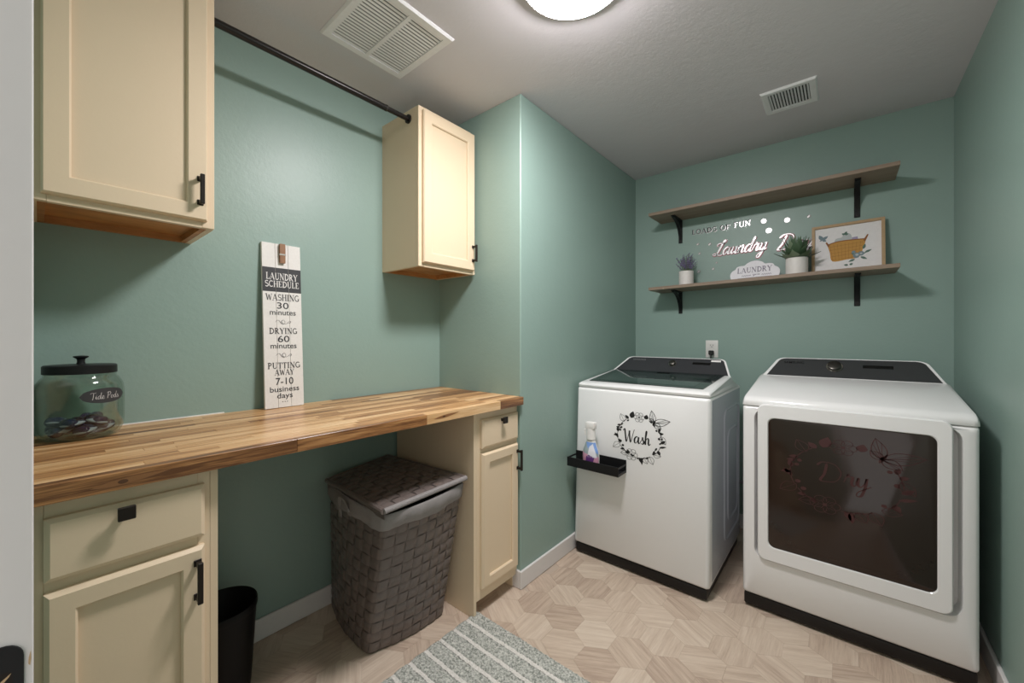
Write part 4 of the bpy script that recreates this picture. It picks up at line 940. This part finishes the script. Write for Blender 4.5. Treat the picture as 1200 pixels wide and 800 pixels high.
def pillow(rx, ry, rz, f=None):
    t_ = bmesh.new(); bmesh.ops.create_uvsphere(t_, u_segments=20, v_segments=10, radius=1)
    for v in t_.verts:
        x, y, z = v.co; e = 1.0; q = max(abs(x), abs(y)) or 1
        sx = math.copysign(abs(x)**0.75, x); sy = math.copysign(abs(y)**0.75, y); v.co = (sx*rx, sy*ry, z*rz)
    return t_
MB().merge(pillow(0.0250, 0.0230, 0.0075)).build('pouch', m_podwhite, pod, ang=80)
MB().merge(pillow(0.0145, 0.0218, 0.0150), Matrix.Translation((0.0095, 0, 0.0018))).build('liquid_chamber', m_podblue, pod, ang=80)
MB().merge(pillow(0.0112, 0.0200, 0.0140), Matrix.Translation((-0.0122, 0, 0.0018))).build('liquid_chamber', m_podpurple, pod, ang=80)
rp = random.Random(4); spots = []
for k in range(6): spots.append((0.049, 2*PI*k/6+0.12, 0.0245))
spots += [(0.0, 0.0, 0.024), (0.046, -0.40, 0.046), (0.047, 0.66, 0.047), (0.045, 2.6, 0.046), (0.046, -1.6, 0.046)]
for k, (r_, a, h) in enumerate(spots):
    o = pod if k == 0 else copy_tree(pod)
    o.location = (jx+math.cos(a)*r_, jy+math.sin(a)*r_, z0+h+0.001); o.rotation_euler = (rp.uniform(-.28, .28), rp.uniform(-.28, .28), rp.uniform(0, 6.28))

# ================================================================== UNDER THE WORKTOP
# ---- woven hamper
hp = thing('laundry_hamper', 'grey brown woven laundry hamper with hinged lid and grey liner', 'hamper', (-1.58, 1.0, 0))
HB = [(-1.420, 0.822), (-1.372, 1.158), (-1.770, 1.150), (-1.812, 0.872)]; HT = [(-1.250, 0.795), (-1.272, 1.180), (-1.812, 1.160), (-1.740, 0.830)]
ZB, ZT = 0.004, 0.600
def hcorner(i, v): a, c_ = HB[i], HT[i]; return Vector((a[0]+(c_[0]-a[0])*v, a[1]+(c_[1]-a[1])*v))
def hper(u, v, rad=0.10):
    """point and outward normal on the perimeter, u in 0..4 (side + fraction)"""
    def raw(uu):
        uu %= 4; i = int(uu); q = uu-i; p = hcorner(i, v)*(1-q)+hcorner((i+1) % 4, v)*q
        c0, c1 = hcorner(i, v), hcorner((i+1) % 4, v); e = c1-c0; n = Vector((e.y, -e.x)).normalized()
        return p+n*0.022*math.sin(PI*q)
    p = Vector((0, 0)); 
    for w_, du in ((.25, -.03), (.5, 0), (.25, .03)): p += raw(u+du)*w_
    d = raw(u+.045)-raw(u-.045); n = Vector((d.y, -d.x)).normalized()
    return p, n
NV, NR = 32, 13
def hpt(u, v, off): p, n = hper(u, v); return (p.x+n.x*off, p.y+n.y*off, ZB+(ZT-ZB)*v)
MB().loft([[hpt(4*i/80, v, -0.006) for i in range(80)] for v in (0, .25, .5, .75, 1.0)]+[[hpt(4*i/80, v, -0.010) for i in range(80)] for v in (1.0, .5, 0.02)], False, True).build('inner_shell', m_wicker, hp)
A_ = 0.0046
rowh = 1.0/NR
for r_ in range(NR):
    loops = []
    for i in range(NV*6):
        u = 4*i/(NV*6); ph = PI*(i/6); off = A_*math.tanh(2.2*math.sin(ph+PI*r_))/math.tanh(2.2)
        v0, v1 = (r_+0.015)*rowh, (r_+0.985)*rowh
        loops.append([hpt(u, v0, off-0.001), hpt(u, v0+0.15*rowh, off+0.0016), hpt(u, v1-0.15*rowh, off+0.0016), hpt(u, v1, off-0.001)])
    b_ = MB(); loops.append(loops[0]); b_.loft(loops, False, False, False); b_.build('weft_strap', m_wicker, hp, ang=60)
for c_ in range(NV):
    loops = []; uc = 4*(c_+0.5)/NV; hw = 4*0.485/NV
    for i in range(NR*4+1):
        v = min(1.0, i/(NR*4)); ph = PI*(v*NR); off = -A_*math.tanh(2.2*math.sin(ph)*(1 if c_ % 2 == 0 else -1))/math.tanh(2.2)
        loops.append([hpt(uc-hw, v, off-0.001), hpt(uc-hw*0.7, v, off+0.0014), hpt(uc+hw*0.7, v, off+0.0014), hpt(uc+hw, v, off-0.001)])
    MB().loft(loops, False, False, False).build('warp_strap', m_wicker, hp, ang=60)
# liner folded over the rim
lo = []
for dz, off in ((-0.058, 0.012), (-0.056, 0.0145), (-0.03, 0.0135), (0.0, 0.0125), (0.006, 0.006), (0.0, -0.012), (-0.05, -0.013)):
    L = []
    for i in range(120):
        u = 4*i/120; p, n = hper(u, 1.0+dz/(ZT-ZB)); wv = 0.0022*math.sin(u*23)+0.0015*math.sin(u*57)
        L.append((p.x+n.x*(off+wv*(dz < 0)), p.y+n.y*(off+wv*(dz < 0)), ZT+dz+0.004*math.sin(u*9)*(dz < -0.03)))
    lo.append(L)
MB().loft(lo, False, False).build('liner', m_liner, hp, ang=60)['label'] = 'grey fabric liner folded over the rim'
# lid: woven, front edge slightly raised
LC = [(-1.228, 0.772), (-1.252, 1.186), (-1.818, 1.166), (-1.722, 0.806)]; LZ = [0.632, 0.632, 0.622, 0.618]
def lidq(a, c_, off):   # a: front->back 0..1, c_: left(-y)->right 0..1
    p = [Vector((LC[k][0], LC[k][1], LZ[k])) for k in range(4)]
    q = p[0]*(1-a)*(1-c_)+p[1]*(1-a)*c_+p[2]*a*c_+p[3]*a*(1-c_)
    return (q.x, q.y, q.z+off+0.006*math.sin(PI*a)*math.sin(PI*c_))
G = 12
MB().loft([[lidq(i/G, j/G, -0.012) for j in range(G+1)] for i in range(G+1)], False, False, False).loft([[lidq(i/G, j/G, -0.003) for j in range(G+1)] for i in range(G+1)], False, False, False).build('lid_core', m_wicker, hp)
nA, nC = 11, 8; aL = 0.0045
for i in range(nA):
    rows = []
    for j in range(nC*5+1):
        c_ = 0.02+0.96*j/(nC*5); off = aL*math.tanh(2*math.sin(PI*j/5+PI*i)); a0, a1 = 0.02+0.96*(i+.04)/nA, 0.02+0.96*(i+.96)/nA; e = (a1-a0)*.15
        rows.append([lidq(a0, c_, off-.001), lidq(a0+e, c_, off+.0015), lidq(a1-e, c_, off+.0015), lidq(a1, c_, off-.001)])
    MB().loft(rows, False, False, False).build('lid_strap', m_wicker, hp, ang=60)
for j in range(nC):
    rows = []
    for i in range(nA*5+1):
        a = 0.02+0.96*i/(nA*5); off = -aL*math.tanh(2*math.sin(PI*i/5+PI*j)); c0, c1 = 0.02+0.96*(j+.04)/nC, 0.02+0.96*(j+.96)/nC; e = (c1-c0)*.15
        rows.append([lidq(a, c0, off-.001), lidq(a, c0+e, off+.0015), lidq(a, c1-e, off+.0015), lidq(a, c1, off-.001)])
    MB().loft(rows, False, False, False).build('lid_strap', m_wicker, hp, ang=60)
for nm, mt, e0, e1, r_ in (('lid_front_binding', m_liner, (0, 0), (0, 1), 0.0105), ('lid_binding', m_wicker, (0, 1), (1, 1), 0.010), ('lid_binding', m_wicker, (1, 1), (1, 0), 0.009), ('lid_binding', m_wicker, (1, 0), (0, 0), 0.011)):
    MB().tube([lidq(e0[0]+(e1[0]-e0[0])*k/8, e0[1]+(e1[1]-e0[1])*k/8, -0.003) for k in range(9)], r_, 10).build(nm, mt, hp)
# lid skirt on the left side and strap handle
rows = [[lidq(a, 0.0, -0.004) for a in [k/10 for k in range(11)]], [tuple(Vector(lidq(a, 0.0, -0.034))+Vector((0, 0.003, 0))) for a in [k/10 for k in range(11)]]]
MB().loft(rows, False, False, False).build('lid_skirt', m_wicker, hp)
hq = []
for uu, zz, off in ((3.55, 0.54, 0.012), (3.55, 0.57, 0.018), (3.50, 0.600, 0.026), (3.44, 0.600, 0.026), (3.38, 0.57, 0.018), (3.37, 0.53, 0.012), (3.37, 0.505, 0.010)):
    p, n = hper(uu, (zz-ZB)/(ZT-ZB)); hq.append((p.x+n.x*off, p.y+n.y*off, zz))
hq = crom(hq, 4); lo = []
for x, y, z in hq: lo.append([(x-0.010, y-0.002, z+0.004), (x+0.010, y-0.002, z+0.004), (x+0.010, y+0.002, z-0.004), (x-0.010, y+0.002, z-0.004)])
MB().loft(lo).build('strap_handle', m_liner, hp, ang=60)

# ---- waste bin
wb = thing('waste_bin', 'round black plastic waste bin beside the base cabinet', 'bin', (-1.65, 0.407, 0))
def bl(r, z): return [(-1.650+math.cos(2*PI*i/56)*r, 0.407+math.sin(2*PI*i/56)*r, z) for i in range(56)]
MB().loft([bl(.074, .001), bl(.083, .006), bl(.086, .03), bl(.1025, .30), bl(.1035, .309), bl(.1025, .3115), bl(.1, .309), bl(.083, .034), bl(.07, .012)]).build('bin_body', m_bin, wb, ang=50)
MB().loft([bl(.1028, .285), bl(.1048, .292), bl(.105, .308), bl(.1035, .3125), bl(.1008, .310)], False, False).build('rim', m_bin, wb, ang=50)

# ================================================================== RUG
rg = thing('striped_rug', 'sage grey tufted rug with thin cream stripes on the floor', 'rug', (-0.94, 0.80, 0))
RGX0, RGX1, RGY0, RGY1 = -1.262, -0.645, 0.345, 1.262
MB().box(RGX0+0.006, RGX1-0.006, RGY0+0.006, RGY1-0.006, 0.0006, 0.004).build('backing', m_liner, rg)
rn = random.Random(9)
pitch = 0.0745; ws = 0.0155
bands = []; y = RGY1
k = 0
while y > RGY0+0.02:
    g0 = y-(pitch-ws); bands.append((max(g0, RGY0), y, 'grey'))
    if g0-ws > RGY0: bands.append((g0-ws, g0, 'cream'))
    y = g0-ws
from mathutils import noise as mnoise
for (ya, yb, kind) in bands:
    nx, ny = 170, max(4, int((yb-ya)/0.0036)); rows = []; hbase = 0.0105 if kind == 'grey' else 0.0075
    for j in range(ny+1):
        yy = ya+(yb-ya)*j/ny; row = []
        ed = 0.0; q = min(yy-ya, yb-yy)
        for i in range(nx+1):
            xx = RGX0+(RGX1-RGX0)*i/nx
            e = min(xx-RGX0, RGX1-xx)
            bow = (0.004 if kind == 'grey' else -0.003)
            hz = hbase+0.0035*mnoise.noise((xx*190, yy*190, 1.3))+0.0025*mnoise.noise((xx*420, yy*420, 4.0))
            wav = 0.0035*mnoise.noise((xx*22, round(ya*100), 7.7)) if (0 < j < ny or True) else 0
            fade = min(1.0, e/0.006, (q+0.0005)/0.004 if kind == 'grey' else 1.0)
            hz = 0.002+(hz-0.002)*max(0.05, fade)**0.5
            x_ = xx-(bow*math.sin(PI*j/ny) if i == 0 else 0)+(bow*math.sin(PI*j/ny) if i == nx else 0)
            outer = (yb == RGY1 and j == ny) or (ya <= RGY0+1e-6 and j == 0)
            row.append((x_, yy+(0 if outer else 0.003*mnoise.noise((xx*18, 3.1, 7.7))), hz))
        rows.append(row)
    MB().loft(rows, False, False, False).build('pile_band' if kind == 'grey' else 'pile_stripe', m_ruggrey if kind == 'grey' else m_rugwhite, rg, ang=180)
